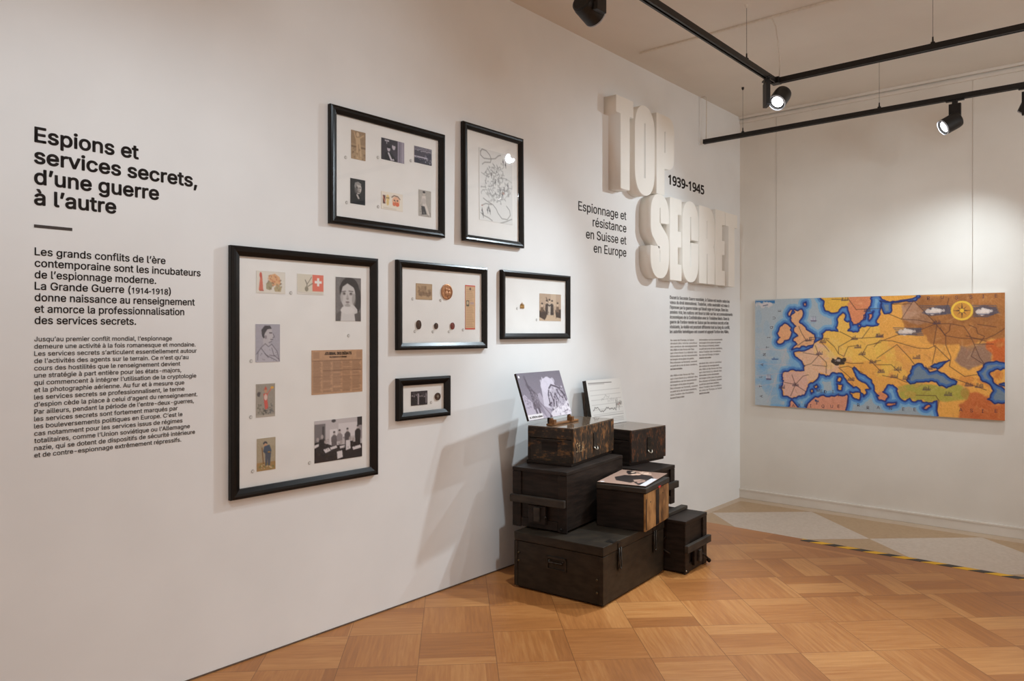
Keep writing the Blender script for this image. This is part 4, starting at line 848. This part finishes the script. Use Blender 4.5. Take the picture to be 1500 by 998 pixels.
MW, MZ0, MZ1 = 1.892, .737, 1.677
mp = thing('map_panel', 'wide colourful painted map of Europe hanging on the back wall by two cords', 'map', basis((1, 0, 0), (0, 0, 1), (0, -1, 0), (1.104, 6.572, MZ0)))
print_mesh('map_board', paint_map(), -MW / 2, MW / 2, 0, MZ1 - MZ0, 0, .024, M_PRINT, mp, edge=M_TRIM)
M_MAPINK = noise_mat('map_lettering_ink', (74, 52, 62), (84, 62, 72), 30)
for n_, (ch, (x, y)) in enumerate(MAP['letters']):
    up = n_ >= len(MAP['letters']) - 10                    # the ocean's name climbs the left edge
    me = glyph_mesh(ch, .5)
    xs = [v.co.x for v in me.vertices]; mid = (min(xs) + max(xs)) / 2; s = .026 / CAP
    for v in me.vertices:
        dx, dy = (v.co.x - mid) * s, (v.co.y - CAP / 2) * s
        if up: dx, dy = -dy, dx
        v.co = (dx - MW / 2 + x / 1000 * MW, dy + (1 - y / 1000) * (MZ1 - MZ0), (v.co.z + .5) * .0006 + .0002)
    mesh_obj('map_letter', me, M_MAPINK, mp)
for X in (.339, 1.842):
    bm = bmesh.new(); x = X - 1.104
    tube(bm, [(x, MZ1 - MZ0 - .01, -.0265), (x, MZ1 - MZ0 + .2, -.030), (x, 3.29 - MZ0, -.0325)], .0016, 6)
    bm_obj('hanging_cord', bm, M_CORD, mp)

# ------------------------------------------------------------------ lighting tracks and spots
TZ = 2.978                                  # underside of the first track
def bar(bm, p, q, z, w=.017, h=.034):
    """track section with a groove in the underside"""
    (x0, y0), (x1, y1) = p, q
    if abs(x1 - x0) < 1e-6:
        box(bm, x0 - w, x0 - w * .35, y0, y1, z, z + h); box(bm, x0 + w * .35, x0 + w, y0, y1, z, z + h); box(bm, x0 - w * .35, x0 + w * .35, y0, y1, z + h * .45, z + h)
    else:
        box(bm, x0, x1, y0 - w, y0 - w * .35, z, z + h); box(bm, x0, x1, y0 + w * .35, y0 + w, z, z + h); box(bm, x0, x1, y0 - w * .35, y0 + w * .35, z + h * .45, z + h)
def wire(root, x, y, z, cup=True):
    bm = bmesh.new(); lathe(bm, [(0, z + .034), (.012, z + .034), (.012, z + .044), (.005, z + .05), (.004, z + .075), (0, z + .075)], 14, Matrix.Translation((x, y, 0)))
    bm_obj('wire_gripper', bm, M_BLACK, root)
    bm = bmesh.new(); lathe(bm, [(0, CEIL - .022), (.005, CEIL - .022), (.010, CEIL - .010), (.010, CEIL - .0002), (0, CEIL - .0002)], 14, Matrix.Translation((x, y, 0)))
    bm_obj('ceiling_cup', bm, M_BLACK if cup else M_CEIL, root)
    bm = bmesh.new(); tube(bm, [(x, y, z + .07), (x, y, CEIL - .015)], .0014, 6)
    bm_obj('suspension_wire', bm, M_WIRE, root)
tr = thing('lighting_track', 'L-shaped black lighting track hung from the ceiling, one arm running along the white wall', 'lighting track', loc=(0, 0, 0))
bm = bmesh.new(); bar(bm, (1.040, -2.0), (1.040, 4.783), TZ); bm_obj('track_bar', bm, M_BLACK, tr)
bm = bmesh.new(); bar(bm, (1.057, 4.800), (5.9, 4.800), TZ); bm_obj('track_bar', bm, M_BLACK, tr)
bm = bmesh.new(); box(bm, 1.021, 1.075, 4.765, 4.819, TZ - .003, TZ + .037, .002); bm_obj('corner_connector', bm, M_BLACK, tr)
for x, y in ((1.04, 4.36), (1.04, 1.2), (1.944, 4.80), (4.6, 4.80)): wire(tr, x, y, TZ, False)
TZ3 = 2.948
tr3 = thing('lighting_track', 'straight black lighting track hung nearest the back wall, above the map', 'lighting track', loc=(0, 0, 0))
bm = bmesh.new(); bar(bm, (.045, 5.813), (5.9, 5.813), TZ3); bm_obj('track_bar', bm, M_BLACK, tr3)
bm = bmesh.new(); box(bm, .038, .046, 5.795, 5.831, TZ3 - .001, TZ3 + .035, .001); bm_obj('end_cap', bm, M_BLACK, tr3)
for x in (.377, 1.394, 4.2): wire(tr3, x, 5.813, TZ3)

def spot(label, foot, side, aim, watts, head_off, arm_len=.15):
    """track spotlight; foot is where it clips into the track, side the direction of the arm's flat face"""
    root = thing('track_spotlight', label, 'spotlight', loc=foot, group='track spotlights')
    sx, sy = side
    ang = math.atan2(sy, sx); RZ = Matrix.Rotation(ang, 4, 'Z')
    bm = bmesh.new(); box(bm, -.0053, .0053, -.050, .050, -.009, .0, .001); box(bm, -.013, .013, -.055, .055, -.017, -.0085, .002); box(bm, -.016, .016, -.016, .016, -.038, -.014, .002)
    bm_obj('track_adapter', bm, M_BLACK, root, RZ)
    bm = bmesh.new(); box(bm, -.013, .013, -.036, .036, -.034 - arm_len, -.034, .003)
    bm_obj('driver_arm', bm, M_BLACK, root, RZ)
    hc = Vector(head_off)
    d = (Vector(aim) - Vector(foot) - hc).normalized()
    R = d.to_track_quat('Z', 'Y').to_matrix().to_4x4(); H = Matrix.Translation(hc) @ R
    bm = bmesh.new()
    lathe(bm, [(0, -.056), (.042, -.056), (.050, -.050), (.0535, -.03), (.0535, .055), (.054, .062), (.049, .062), (.045, .049), (0, .048)], 36)
    bmesh.ops.transform(bm, matrix=H, verts=bm.verts)
    hd = bm_obj('lamp_head', bm, M_BLACK, root, smooth=False)
    for p in hd.data.polygons: p.use_smooth = len(p.vertices) == 4 and p.area > .0004
    bm = bmesh.new(); lathe(bm, [(0, .0495), (.035, .0495), (.035, .0520), (.026, .0530), (0, .0530)], 36); bmesh.ops.transform(bm, matrix=H, verts=bm.verts)
    bm_obj('lens', bm, M_LENS, hd)
    bm = bmesh.new(); lathe(bm, [(.0495, .058), (.0495, .0665), (.0530, .0665), (.0542, .058), (.0495, .058)], 36); bmesh.ops.transform(bm, matrix=H, verts=bm.verts)
    bm_obj('lens_rim', bm, M_RIM, hd)
    # pivot joining head and arm
    bm = bmesh.new(); p0 = RZ @ Vector((0, 0, -.034 - arm_len * .72)); tube(bm, [p0, p0.lerp(hc, .75)], .014, 12)
    bm_obj('pivot', bm, M_BLACK, root)
    L_ = lamp('lamp_light', (0, 0, 0), (0, 0, -1), watts[0], watts[1], watts[2])
    L_.parent = root; L_.location = hc + d * .064
    L_.rotation_euler = d.to_track_quat('-Z', 'Y').to_euler()
    return root
u_ = Vector((math.cos(TH), math.sin(TH)))
spot('black spotlight with lit lens facing the viewer under the corner of the L-shaped track', (1.040, 4.660, TZ + .008), (-u_.x, -u_.y), (0.80, 2.9, 1.05), SPOT_NEAR_JOINT, (.066, .058, -.125))
spot('black spotlight cut off by the top edge, on the track arm along the wall', (1.040, 2.800, TZ + .008), (1, 0), (0.9, 6.6, 1.6), SPOT_CRATES, (-.062, .0, -.150))
spot('black spotlight on the track nearest the back wall, right above the map, aimed left', (1.868, 5.813, TZ3 + .008), (0, -1), (0.0, 4.4, 1.5), SPOT_TITLE, (-.010, -.064, -.175))
spot('black spotlight cut off by the right edge, on the track nearest the back wall', (2.280, 5.813, TZ3 + .008), (0, -1), (1.25, 6.57, 0.90), SPOT_MAP, (.006, .066, -.10))

# cables
def cable(name, label, pts, r, mat=M_PALECABLE):
    bm = bmesh.new(); tube(bm, pts, r, 8)
    return tag(bm_obj(name, bm, mat, smooth=True), label, 'cable')
cable('power_cable', 'white cable hanging from the ceiling duct down to the corner of the L-shaped track',
      [(1.075, 4.628, CEIL - .007), (1.084, 4.645, CEIL - .012), (1.092, 4.68, CEIL - .05), (1.088, 4.73, CEIL - .14), (1.082, 4.775, CEIL - .25), (1.070, 4.79, TZ + .0385)], .0042)
cable('power_cable', 'white cable dropping beside the wall to the left end of the back track',
      [(.008, 5.806, CEIL - .012), (.05, 5.806, CEIL - .010), (.062, 5.807, CEIL - .016), (.066, 5.809, CEIL - .05), (.064, 5.812, CEIL - .2), (.059, 5.813, TZ3 + .0375)], .0036)
bm = bmesh.new(); box(bm, .146, 5.9, 4.614, 4.634, CEIL - .0125, CEIL - .0003, .002)
tag(bm_obj('cable_duct', bm, M_PALECABLE), 'thin white cable duct running across the ceiling above the L-shaped track', 'cable duct')
bm = bmesh.new(); box(bm, .0003, .012, 5.798, 5.814, 2.945, CEIL - .0004, .0015)
tag(bm_obj('cable_duct', bm, M_WALL), 'short white vertical cable duct on the wall under the ceiling near the corner', 'cable duct')

# ------------------------------------------------------------------ crates
def crate_root(name, label, corner, deg, w, l, z, rest=None):
    a = math.radians(deg); c, s = math.cos(a), math.sin(a)
    cx = corner[0] - c * w / 2 - s * l / 2; cy = corner[1] - s * w / 2 + c * l / 2
    return thing(name, label, 'crate', loc=(cx, cy, z), rz=a, group='old wooden crates in the stack')
def part(name, mat, root, *boxes, bev=.002):
    bm = bmesh.new()
    for b_ in boxes: box(bm, *b_, bev)
    return bm_obj(name, bm, mat, root)
def dome(name, root, mat, p, axis, r=.006):
    bm = bmesh.new(); lathe(bm, [(0, r * .7), (r * .5, r * .6), (r * .9, r * .25), (r, -.001), (0, -.001)], 12)
    R = Vector(axis).to_track_quat('Z', 'Y').to_matrix().to_4x4()
    bmesh.ops.transform(bm, matrix=Matrix.Translation(p) @ R, verts=bm.verts)
    return bm_obj(name, bm, mat, root, smooth=True)
def buckle(root, x, y, ztop, steel=M_IRON, drop=.10):
    """toggle latch on the +x side"""
    b = part('latch', steel, root, (x, x + .003, y - .016, y + .016, ztop - .045, ztop - .005), (x, x + .003, y - .014, y + .014, ztop - drop - .02, ztop - .055), bev=.0008)
    bm = bmesh.new(); tube(bm, [(x + .006, y - .011, ztop - .03), (x + .009, y - .011, ztop - drop), (x + .010, y, ztop - drop - .012), (x + .009, y + .011, ztop - drop), (x + .006, y + .011, ztop - .03)], .0028, 8)
    bm_obj('latch_loop', bm, steel, b, smooth=True)
    return b
def bail(root, pts, mat, r=.007, name='handle'):
    bm = bmesh.new(); tube(bm, pts, r, 10); return bm_obj(name, bm, mat, root, smooth=True)

# big chest on the floor
w, l, h = .551, .715, .305
r = crate_root('chest', 'largest dark olive wooden chest on the floor at the bottom of the stack', (.805, 3.179), 4.4, w, l, 0.0)
part('body', M_OLIVE, r, (-w / 2 + .004, w / 2 - .004, -l / 2 + .004, l / 2 - .004, .012, h - .05), (-w / 2 + .015, w / 2 - .015, -l / 2 + .02, l / 2 - .02, .0005, .014), (-w / 2, -w / 2 + .022, -l / 2, -l / 2 + .05, .012, h - .05), (w / 2 - .022, w / 2, -l / 2, -l / 2 + .05, .012, h - .05))
part('lid', M_OLIVE, r, (-w / 2, w / 2, -l / 2, l / 2, h - .047, h), bev=.004)
hf = part('handle_plate', M_OLIVE, r, (-.062, .058, -l / 2 - .004, -l / 2 + .006, .196, .208), (-.062, .058, -l / 2 - .004, -l / 2 + .006, .140, .146), (-.062, -.054, -l / 2 - .004, -l / 2 + .006, .140, .208), (.050, .058, -l / 2 - .004, -l / 2 + .006, .140, .208), bev=.001)
bail(hf, [(-.045, -l / 2 - .004, .192), (-.045, -l / 2 - .010, .178), (.040, -l / 2 - .010, .178), (.040, -l / 2 - .004, .192)], M_IRON, .004)
for x, z in ((-w / 2 + .03, .193), (-w / 2 + .03, .150), (w / 2 - .036, .135), (w / 2 - .036, .070)): dome('rivet', r, M_RIVET, (x, -l / 2 - .0002, z), (0, -1, 0), .0065)
buckle(r, w / 2 + .0005, -.19, h - .005, M_IRON, .13); buckle(r, w / 2 + .0005, .22, h - .005, M_IRON, .13)
part('corner_plate', M_IRON, r, (w / 2 - .05, w / 2 + .001, -l / 2 + .10, -l / 2 + .16, h - .0006, h + .0012), bev=.0004)

def ammo_crate(label, corner, deg, w, l, h, z, end, handle=True, topbatten=False):
    """boarded crate with corner posts, a cross batten and a carrying block on its end.
    end is '-y' or '+x': the side of the box that shows its end panel"""
    r = crate_root('crate', label, corner, deg, w, l, z)
    if end == '-y': f = lambda u0, u1, d0, d1, z0, z1: (u0, u1, -l / 2 - d1, -l / 2 - d0, z0, z1); hw = w / 2; side = lambda: [(-w / 2 + .002, w / 2 - .002, -l / 2 + .012, l / 2, .012, h - .02)]
    else: f = lambda u0, u1, d0, d1, z0, z1: (w / 2 + d0, w / 2 + d1, u0, u1, z0, z1); hw = l / 2; side = lambda: [(-w / 2, w / 2 - .012, -l / 2 + .002, l / 2 - .002, .012, h - .02)]
    part('body', M_CRATE, r, *side(), f(-hw + .01, hw - .01, -.016, -.010, .012, h - .02))
    for u in (-1, 1):
        a0, a1 = sorted((u * hw, u * (hw - .055)))
        part('corner_post', M_CRATE, r, f(a0, a1, -.012, 0.0, .0015, h - .022), bev=.003)
    part('bottom_rail', M_CRATE, r, f(-hw + .056, hw - .056, -.012, -.002, .006, .055), bev=.003)
    if end == '-y': part('lid', M_CRATE, r, (-w / 2, w / 2, -l / 2 - .002, l / 2, h - .021, h), bev=.004)
    else: part('lid', M_CRATE, r, (-w / 2, w / 2 + .002, -l / 2, l / 2, h - .021, h), bev=.004)
    part('cross_batten', M_BATTEN, r, f(-hw - (.012 if end == '+x' else .004), hw + (.012 if end == '+x' else -.004), .0005, .024, h * .42, h * .42 + .042), bev=.004)
    if handle:
        hb = part('carrying_block', M_CRATE, r, f(-.060, .050, .0, .016, .035, h * .42 - .006), bev=.003)
        part('block_cleat', M_BATTEN, hb, f(-.018, .018, .0165, .030, .050, h * .42 - .012), bev=.003)
    return r, f, hw
r, f, hw = ammo_crate('black boarded crate with cross batten on its end, on the left of the largest chest', (.517, 3.262), 7.3, .346, .70, .330, .3054, '-y')
dome('rivet', r, M_IRON, (.05, -.366, .075), (0, -1, 0), .007); dome('rivet', r, M_IRON, (.14, -.352, .02), (0, -1, 0), .007)

# narrow crate on the floor at the right with rope handle
r, f, hw = ammo_crate('black boarded crate with rope handle on the floor at the right of the largest chest', (.867, 3.921), 3.4, .48, .305, .3045, 0.0, '+x')
bail(r, [(.255, -.02, .10), (.262, .02, .092), (.268, .06, .070), (.272, .095, .045), (.270, .12, .030), (.262, .128, .026)], M_ROPE, .0055, 'rope_handle')
dome('rope_knot', r, M_ROPE, (.262, .130, .024), (0, 1, 0), .014)
dome('rivet', r, M_STEEL, (.2402, -.140, .020), (1, 0, 0), .006)
part('lid_batten', M_BATTEN, r, (.075, .118, -.108, .1525, .305, .328), bev=.005)
buckle_r = bail(r, [(.12, -.154, .20), (.09, -.160, .17), (.10, -.161, .13), (.15, -.160, .11)], M_IRON, .004, 'side_hook')

r, f, hw = ammo_crate('black boarded crate sandwiched beneath the dark scuffed right-hand box and behind the bare-wood crate', (.600, 4.004), 2.0, .48, .305, .2425, .3052, '+x', handle=False)


# scuffed boxes with glossy lids
M_LIDGLOSS = noise_mat('varnished_lid', (92, 76, 62), (116, 97, 80), 8, 0.09, 1.0, (1, 1, 1))
def slot_box(label, corner, deg, w, l, h, z, side_mat, end_mat, foot=.016):
    r = crate_root('box', label, corner, deg, w, l, z)
    r['category'] = 'box'
    part('base', M_CRATE, r, (-w / 2 - .004, w / 2 - .008, -l / 2 - .008, l / 2 - .012, .0005, foot + .002), bev=.003)
    part('side_panel', side_mat, r, (w / 2 - .014, w / 2, -l / 2, l / 2, foot + .002, h - .006), bev=.003)
    part('side_panel', end_mat, r, (-w / 2, -w / 2 + .014, -l / 2, l / 2, foot + .002, h - .006), bev=.003)
    e = part('end_panel', end_mat, r, (-w / 2 + .0145, w / 2 - .0145, -l / 2 + .001, -l / 2 + .015, foot + .002, h - .070), (-w / 2 + .0145, w / 2 - .0145, -l / 2 + .001, -l / 2 + .015, h - .066, h - .006),)
    part('end_panel', end_mat, r, (-w / 2 + .0145, w / 2 - .0145, l / 2 - .015, l / 2 - .001, foot + .002, h - .006))
    part('handle_recess', M_CRATE, e, (-.055, .045, -l / 2 + .0000, -l / 2 + .0010, h * .36, h * .60), (-.085, .075, -l / 2 - .006, -l / 2 + .0010, h * .61, h * .66), bev=.0004)
    part('lid', M_LIDGLOSS, r, (-w / 2 + .001, w / 2 - .001, -l / 2 + .001, l / 2 - .001, h - .0055, h), bev=.0015)
    b = part('latch', M_IRON, r, (w / 2 + .0003, w / 2 + .004, -.022, .022, h * .30, h * .74), bev=.001)
    bail(b, [(w / 2 + .005, -.020, h * .36), (w / 2 + .012, -.014, h * .30), (w / 2 + .014, .002, h * .275), (w / 2 + .012, .018, h * .30), (w / 2 + .005, .022, h * .36)], M_STEEL, .0042, 'latch_ring')
    return r
rc = slot_box('scuffed brown box with scratched marking and orange worn edges, topmost on the left', (.449, 3.417), 10.5, .290, .580, .2145, .6358, M_SCUFFED, M_SCUFFED_END)
sm = basis((0, 1, 0), (0, 0, 1), (1, 0, 0), (.1452, 0, 0))
M_SCRATCH = noise_mat('scratched_marking', (168, 140, 104), (196, 168, 130), 60, 0.7, 0.2, (1, 1, 1))
bm = bmesh.new()
for st in ([(-.228, .118), (-.243, .128), (-.254, .117), (-.248, .104), (-.234, .094), (-.238, .076), (-.256, .080)], [(-.214, .128), (-.216, .072)], [(-.226, .108), (-.204, .111)], [(-.196, .074), (-.194, .078)], [(-.180, .072), (-.168, .126), (-.156, .074)], [(-.176, .092), (-.160, .094)], [(-.142, .074), (-.141, .078)]):
    tube(bm, [(x, y, .0006) for x, y in st], .0019, 6)
bm_obj('painted_marking', bm, M_SCRATCH, rc, sm)
rd = slot_box('dark scuffed box with glossy lid, topmost on the right, under the chart board', (.412, 4.082), -3.4, .306, .389, .2225, .5484, M_SCUFFED_DARK, M_CRATE)

# box with one bare wooden side
w, l, h = .287, .378, .236
rf = crate_root('box', 'dark box with bare orange wood side and black stripe, standing on the largest chest', (.816, 3.571), 10.1, w, l, .3056)
rf['category'] = 'box'
part('body', M_CRATE, rf, (-w / 2, w / 2 - .012, -l / 2, l / 2, .0005, h - .030))
part('side_panel', M_BARE, rf, (w / 2 - .0115, w / 2, -l / 2 + .001, l / 2 - .001, .0005, h - .032), bev=.0025)
part('tarred_stripe', M_CRATE, rf, (w / 2 + .0002, w / 2 + .0014, -.030, .022, .004, h - .034), (w / 2 + .0002, w / 2 + .0012, -l / 2 + .004, -l / 2 + .016, .01, h - .06), bev=.0003)
part('lid', M_BATTEN, rf, (-w / 2 - .002, w / 2 + .004, -l / 2 - .003, l / 2 + .003, h - .029, h), bev=.005)
part('red_tab', noise_mat('red_tape', (190, 30, 30), (206, 40, 36), 40), rf, (w / 2 + .0042, w / 2 + .0062, .0, .036, h - .030, h - .020), bev=.0005)
dome('knot_nail', rf, M_IRON, (w / 2 + .0002, -.115, .150), (1, 0, 0), .004); dome('knot_nail', rf, M_IRON, (w / 2 + .0002, .085, .165), (1, 0, 0), .004)

# ------------------------------------------------------------------ display boards on the crates
def board(name, label, cat, art, base, right, up, w, h, th, edge):
    R_ = Vector(right).normalized(); U = Vector(up); U = (U - R_ * U.dot(R_)).normalized()
    root = thing(name, label, cat, basis(R_, U, R_.cross(U), base))
    o = print_mesh('printed_board', art.out(), 0, w, 0, h, 0, th, M_PRINT_SATIN, root, edge=edge)
    return root
# leaning board with a drawn mountain scene
a = Art(140, 84, (130, 121, 134), 1.2); a.im *= (1.0 - .18 * (1 - a.Y / 84) + .10 * (a.Y / 84))[..., None]
a.poly([(0, 84), (0, 42), (8, 38), (16, 46), (28, 56), (40, 66), (58, 84)], (176, 166, 180))
a.poly([(60, 84), (50, 58), (46, 40), (56, 38), (62, 52), (70, 66), (84, 84)], (162, 152, 166))
a.poly([(58, 62), (66, 22), (74, 14), (92, 10), (106, 16), (110, 26), (112, 36), (104, 60), (84, 72)], (196, 188, 200)); a.blotch((66, 12, 108, 40), 30, 5, (202, 194, 206), .7, 3)
a.poly([(76, 70), (80, 40), (92, 28), (104, 26), (122, 30), (134, 40), (136, 60), (120, 66), (100, 70)], (176, 168, 180))
for l_ in ([(78, 64), (80, 44), (88, 32), (98, 26)], [(98, 26), (112, 30), (124, 34), (134, 48)], [(88, 66), (96, 50), (104, 42), (108, 56)], [(82, 70), (90, 74), (98, 66), (102, 50)], [(112, 36), (118, 48), (126, 52)], [(120, 34), (130, 46), (136, 62)], [(74, 62), (84, 58)], [(90, 40), (92, 60)]): a.line(l_, 1.5, (74, 64, 78))
a.blotch((80, 30, 134, 70), 60, 1.5, (100, 90, 104), .6, 7); a.blotch((80, 30, 134, 66), 30, 1.6, (214, 206, 216), .6, 9)
a.poly([(64, 84), (78, 74), (98, 68), (120, 66), (140, 56), (140, 84)], (212, 204, 212)); a.blotch((86, 66, 138, 82), 26, 2, (232, 226, 230), .6, 4); a.blotch((90, 66, 138, 84), 20, 1.2, (130, 120, 134), .6, 5)
# standing figure with pole
a.poly([(24, 26), (30, 24), (36, 30), (42, 46), (48, 64), (24, 66), (26, 44)], (104, 94, 106)); a.ell(22, 14, 3.6, 4.6, (112, 100, 112)); a.poly([(19, 22), (22, 16), (26, 22), (32, 26), (26, 32), (22, 28)], (90, 80, 92)); a.ell(21, 9, 3, 4, (92, 82, 94)); a.line([(22, 12), (28, 36), (30, 60)], 1.8, (78, 68, 80)); a.line([(30, 30), (44, 40), (46, 42)], 1.6, (84, 74, 86)); a.line([(36, 42), (74, 82)], 1.1, (120, 108, 120))
a.poly([(27, 64), (32, 64), (34, 78), (36, 80), (29, 80)], (92, 82, 94)); a.poly([(36, 64), (42, 63), (44, 76), (48, 79), (39, 79)], (84, 74, 86)); a.blotch((24, 28, 46, 64), 26, 1.3, (150, 140, 152), .6, 6)
a.blotch((2, 30, 20, 62), 30, 1.6, (118, 108, 122), .5, 8); a.rec(0, 74, 46, 83, (222, 216, 218)); a.poly([(70, 78), (74, 84), (66, 84)], (84, 74, 86)); a.ell(5.4, 7, 2.2, 2.4, (244, 240, 240)); a.line([(116, 78), (132, 74)], .8, (120, 110, 124)); a.ell(136, 66, 2, 3, (90, 80, 92)); a.grain(.05, 2); a.blur(1)
b1 = board('display_board', 'leaning display board with violet grey mountain illustration on the topmost left box', 'display board', a, (.305, 3.205, .900), (-.045, .455, 0), (-.088, 0, .255), .457, .270, .014, M_DARKEDGE)
text_block('caption', [("30. Affiche suisse", .012, .010, .13)], .012, M_INK_SMALL, Matrix.Translation((0, 0, .0002)), 0.01, depth=.0003, parent=b1)
ez = thing('easel', 'small wooden table easel carrying the leaning illustration board', 'easel', loc=(.262, 3.535, .8505), rz=math.radians(6))
bm = bmesh.new(); box(bm, -.016, .022, -.120, .190, .0005, .012, .003); bm_obj('base_bar', bm, M_OAK, ez)
for y, yy in ((-.100, 0), (.100, 0)):
    bm = bmesh.new(); box(bm, .016, .034, y - .013, y + .013, .0122, .036, .003); box(bm, -.002, .015, y - .011, y + .011, .0122, .0435, .003)
    bm_obj('peg', bm, M_OAK, ez)
for y in (-.108, .150):
    bm = bmesh.new(); tube(bm, [(-.006, y, .012), (-.030, y * .75, .10), (-.074, y * .4, .20)], .007, 8); bm_obj('strut', bm, M_DARKEDGE, ez)
bm = bmesh.new(); tube(bm, [(-.072, -.075, .198), (-.072, .075, .198)], .007, 8); bm_obj('cross_bar', bm, M_DARKEDGE, ez)

# board with a line chart
a = Art(120, 86, (222, 219, 214), 1.3)
a.line([(6, 6), (86, 7)], .6, (96, 90, 88)); a.line([(6, 8.4), (60, 9)], .4, (150, 144, 140))
for k in range(6): a.line([(8, 20 + k * 9), (112, 20 + k * 9)], .35, (176, 172, 168))
q = np.random.RandomState(4)
p_ = [(10 + i * 3.2, 57 - 6 * math.sin(i * .5) * math.exp(-i * .06) + q.randn() * 1.6 - (10 * q.rand() if i > 24 else 0)) for i in range(32)]
a.line(p_, .6, (92, 86, 84)); a.line([(x, y - 18 - 8 * q.rand()) for x, y in p_[10:20]], .35, (150, 146, 142)); a.line([(60 + i * 2, 40 + q.randn() * 4) for i in range(14)], .35, (176, 172, 168)); a.line([(96, 52), (104, 48)], .5, (190, 120, 120))
for i in range(8): a.line([(90 + i * 3, 62 - 12 * q.rand()), (90.5 + i * 3, 38 + 12 * q.rand())], .5, (110, 104, 100))
a.line([(10, 68), (112, 69)], .4, (140, 134, 130)); a.line([(12, 76), (22, 72), (26, 78), (34, 73)], .7, (130, 124, 120))
for k in range(3): a.line([(70, 74 + k * 3), (110, 74.4 + k * 3)], .35, (160, 154, 150))
a.blur(1)
board('display_board', 'white display board with a faint line chart on the topmost right box', 'display board', a, (.134, 4.065, .7725), (0, 1, 0), (-.057, 0, .30), .408, .302, .030, M_DARKEDGE)

# flat photo board on the bare-wood box
a = Art(104, 70, (176, 142, 124), 1.4); a.grain(.05, 3)
a.poly([(0, 70), (0, 60), (30, 52), (60, 46), (104, 20), (104, 70)], (150, 118, 102), .6)
a.poly([(14, 44), (22, 20), (44, 10), (64, 18), (66, 30), (80, 40), (72, 56), (52, 66), (40, 62), (44, 48), (36, 40), (24, 46)], (40, 31, 29)); a.poly([(4, 58), (20, 46), (36, 52), (40, 58), (30, 64), (12, 62)], (40, 31, 29)); a.poly([(14, 54), (26, 48), (40, 56), (30, 60)], (170, 134, 118))
a.poly([(70, 22), (84, 14), (98, 10), (102, 16), (92, 26), (78, 30)], (48, 38, 36)); a.ell(76, 34, 6, 4.4, (224, 182, 158)); a.poly([(78, 42), (92, 30), (100, 34), (96, 48), (84, 52)], (232, 196, 172)); a.poly([(66, 28), (76, 24), (82, 32), (70, 34)], (222, 184, 160)); a.ell(90, 22, 5, 3, (230, 200, 176)); a.poly([(64, 40), (74, 38), (76, 46), (66, 48)], (60, 48, 44)); a.blotch((84, 10, 102, 50), 10, 2, (96, 74, 64), .7, 3)
a.rec(2, 60, 56, 69, (224, 220, 222)); a.ell(6, 6, 3, 3, (240, 236, 236)); a.blur(1)
al = math.radians(13.5)
Rv = Vector((-math.sin(al), math.cos(al), 0)); Uv = Vector((-math.cos(al), -math.sin(al), 0))
board('photo_board', 'flat lying photo board of a dark clothed figure on the bare-wood box', 'photo board', a, (.807, 3.588, .5500), Rv, Uv, .425, .280, .0078, M_DARKEDGE)
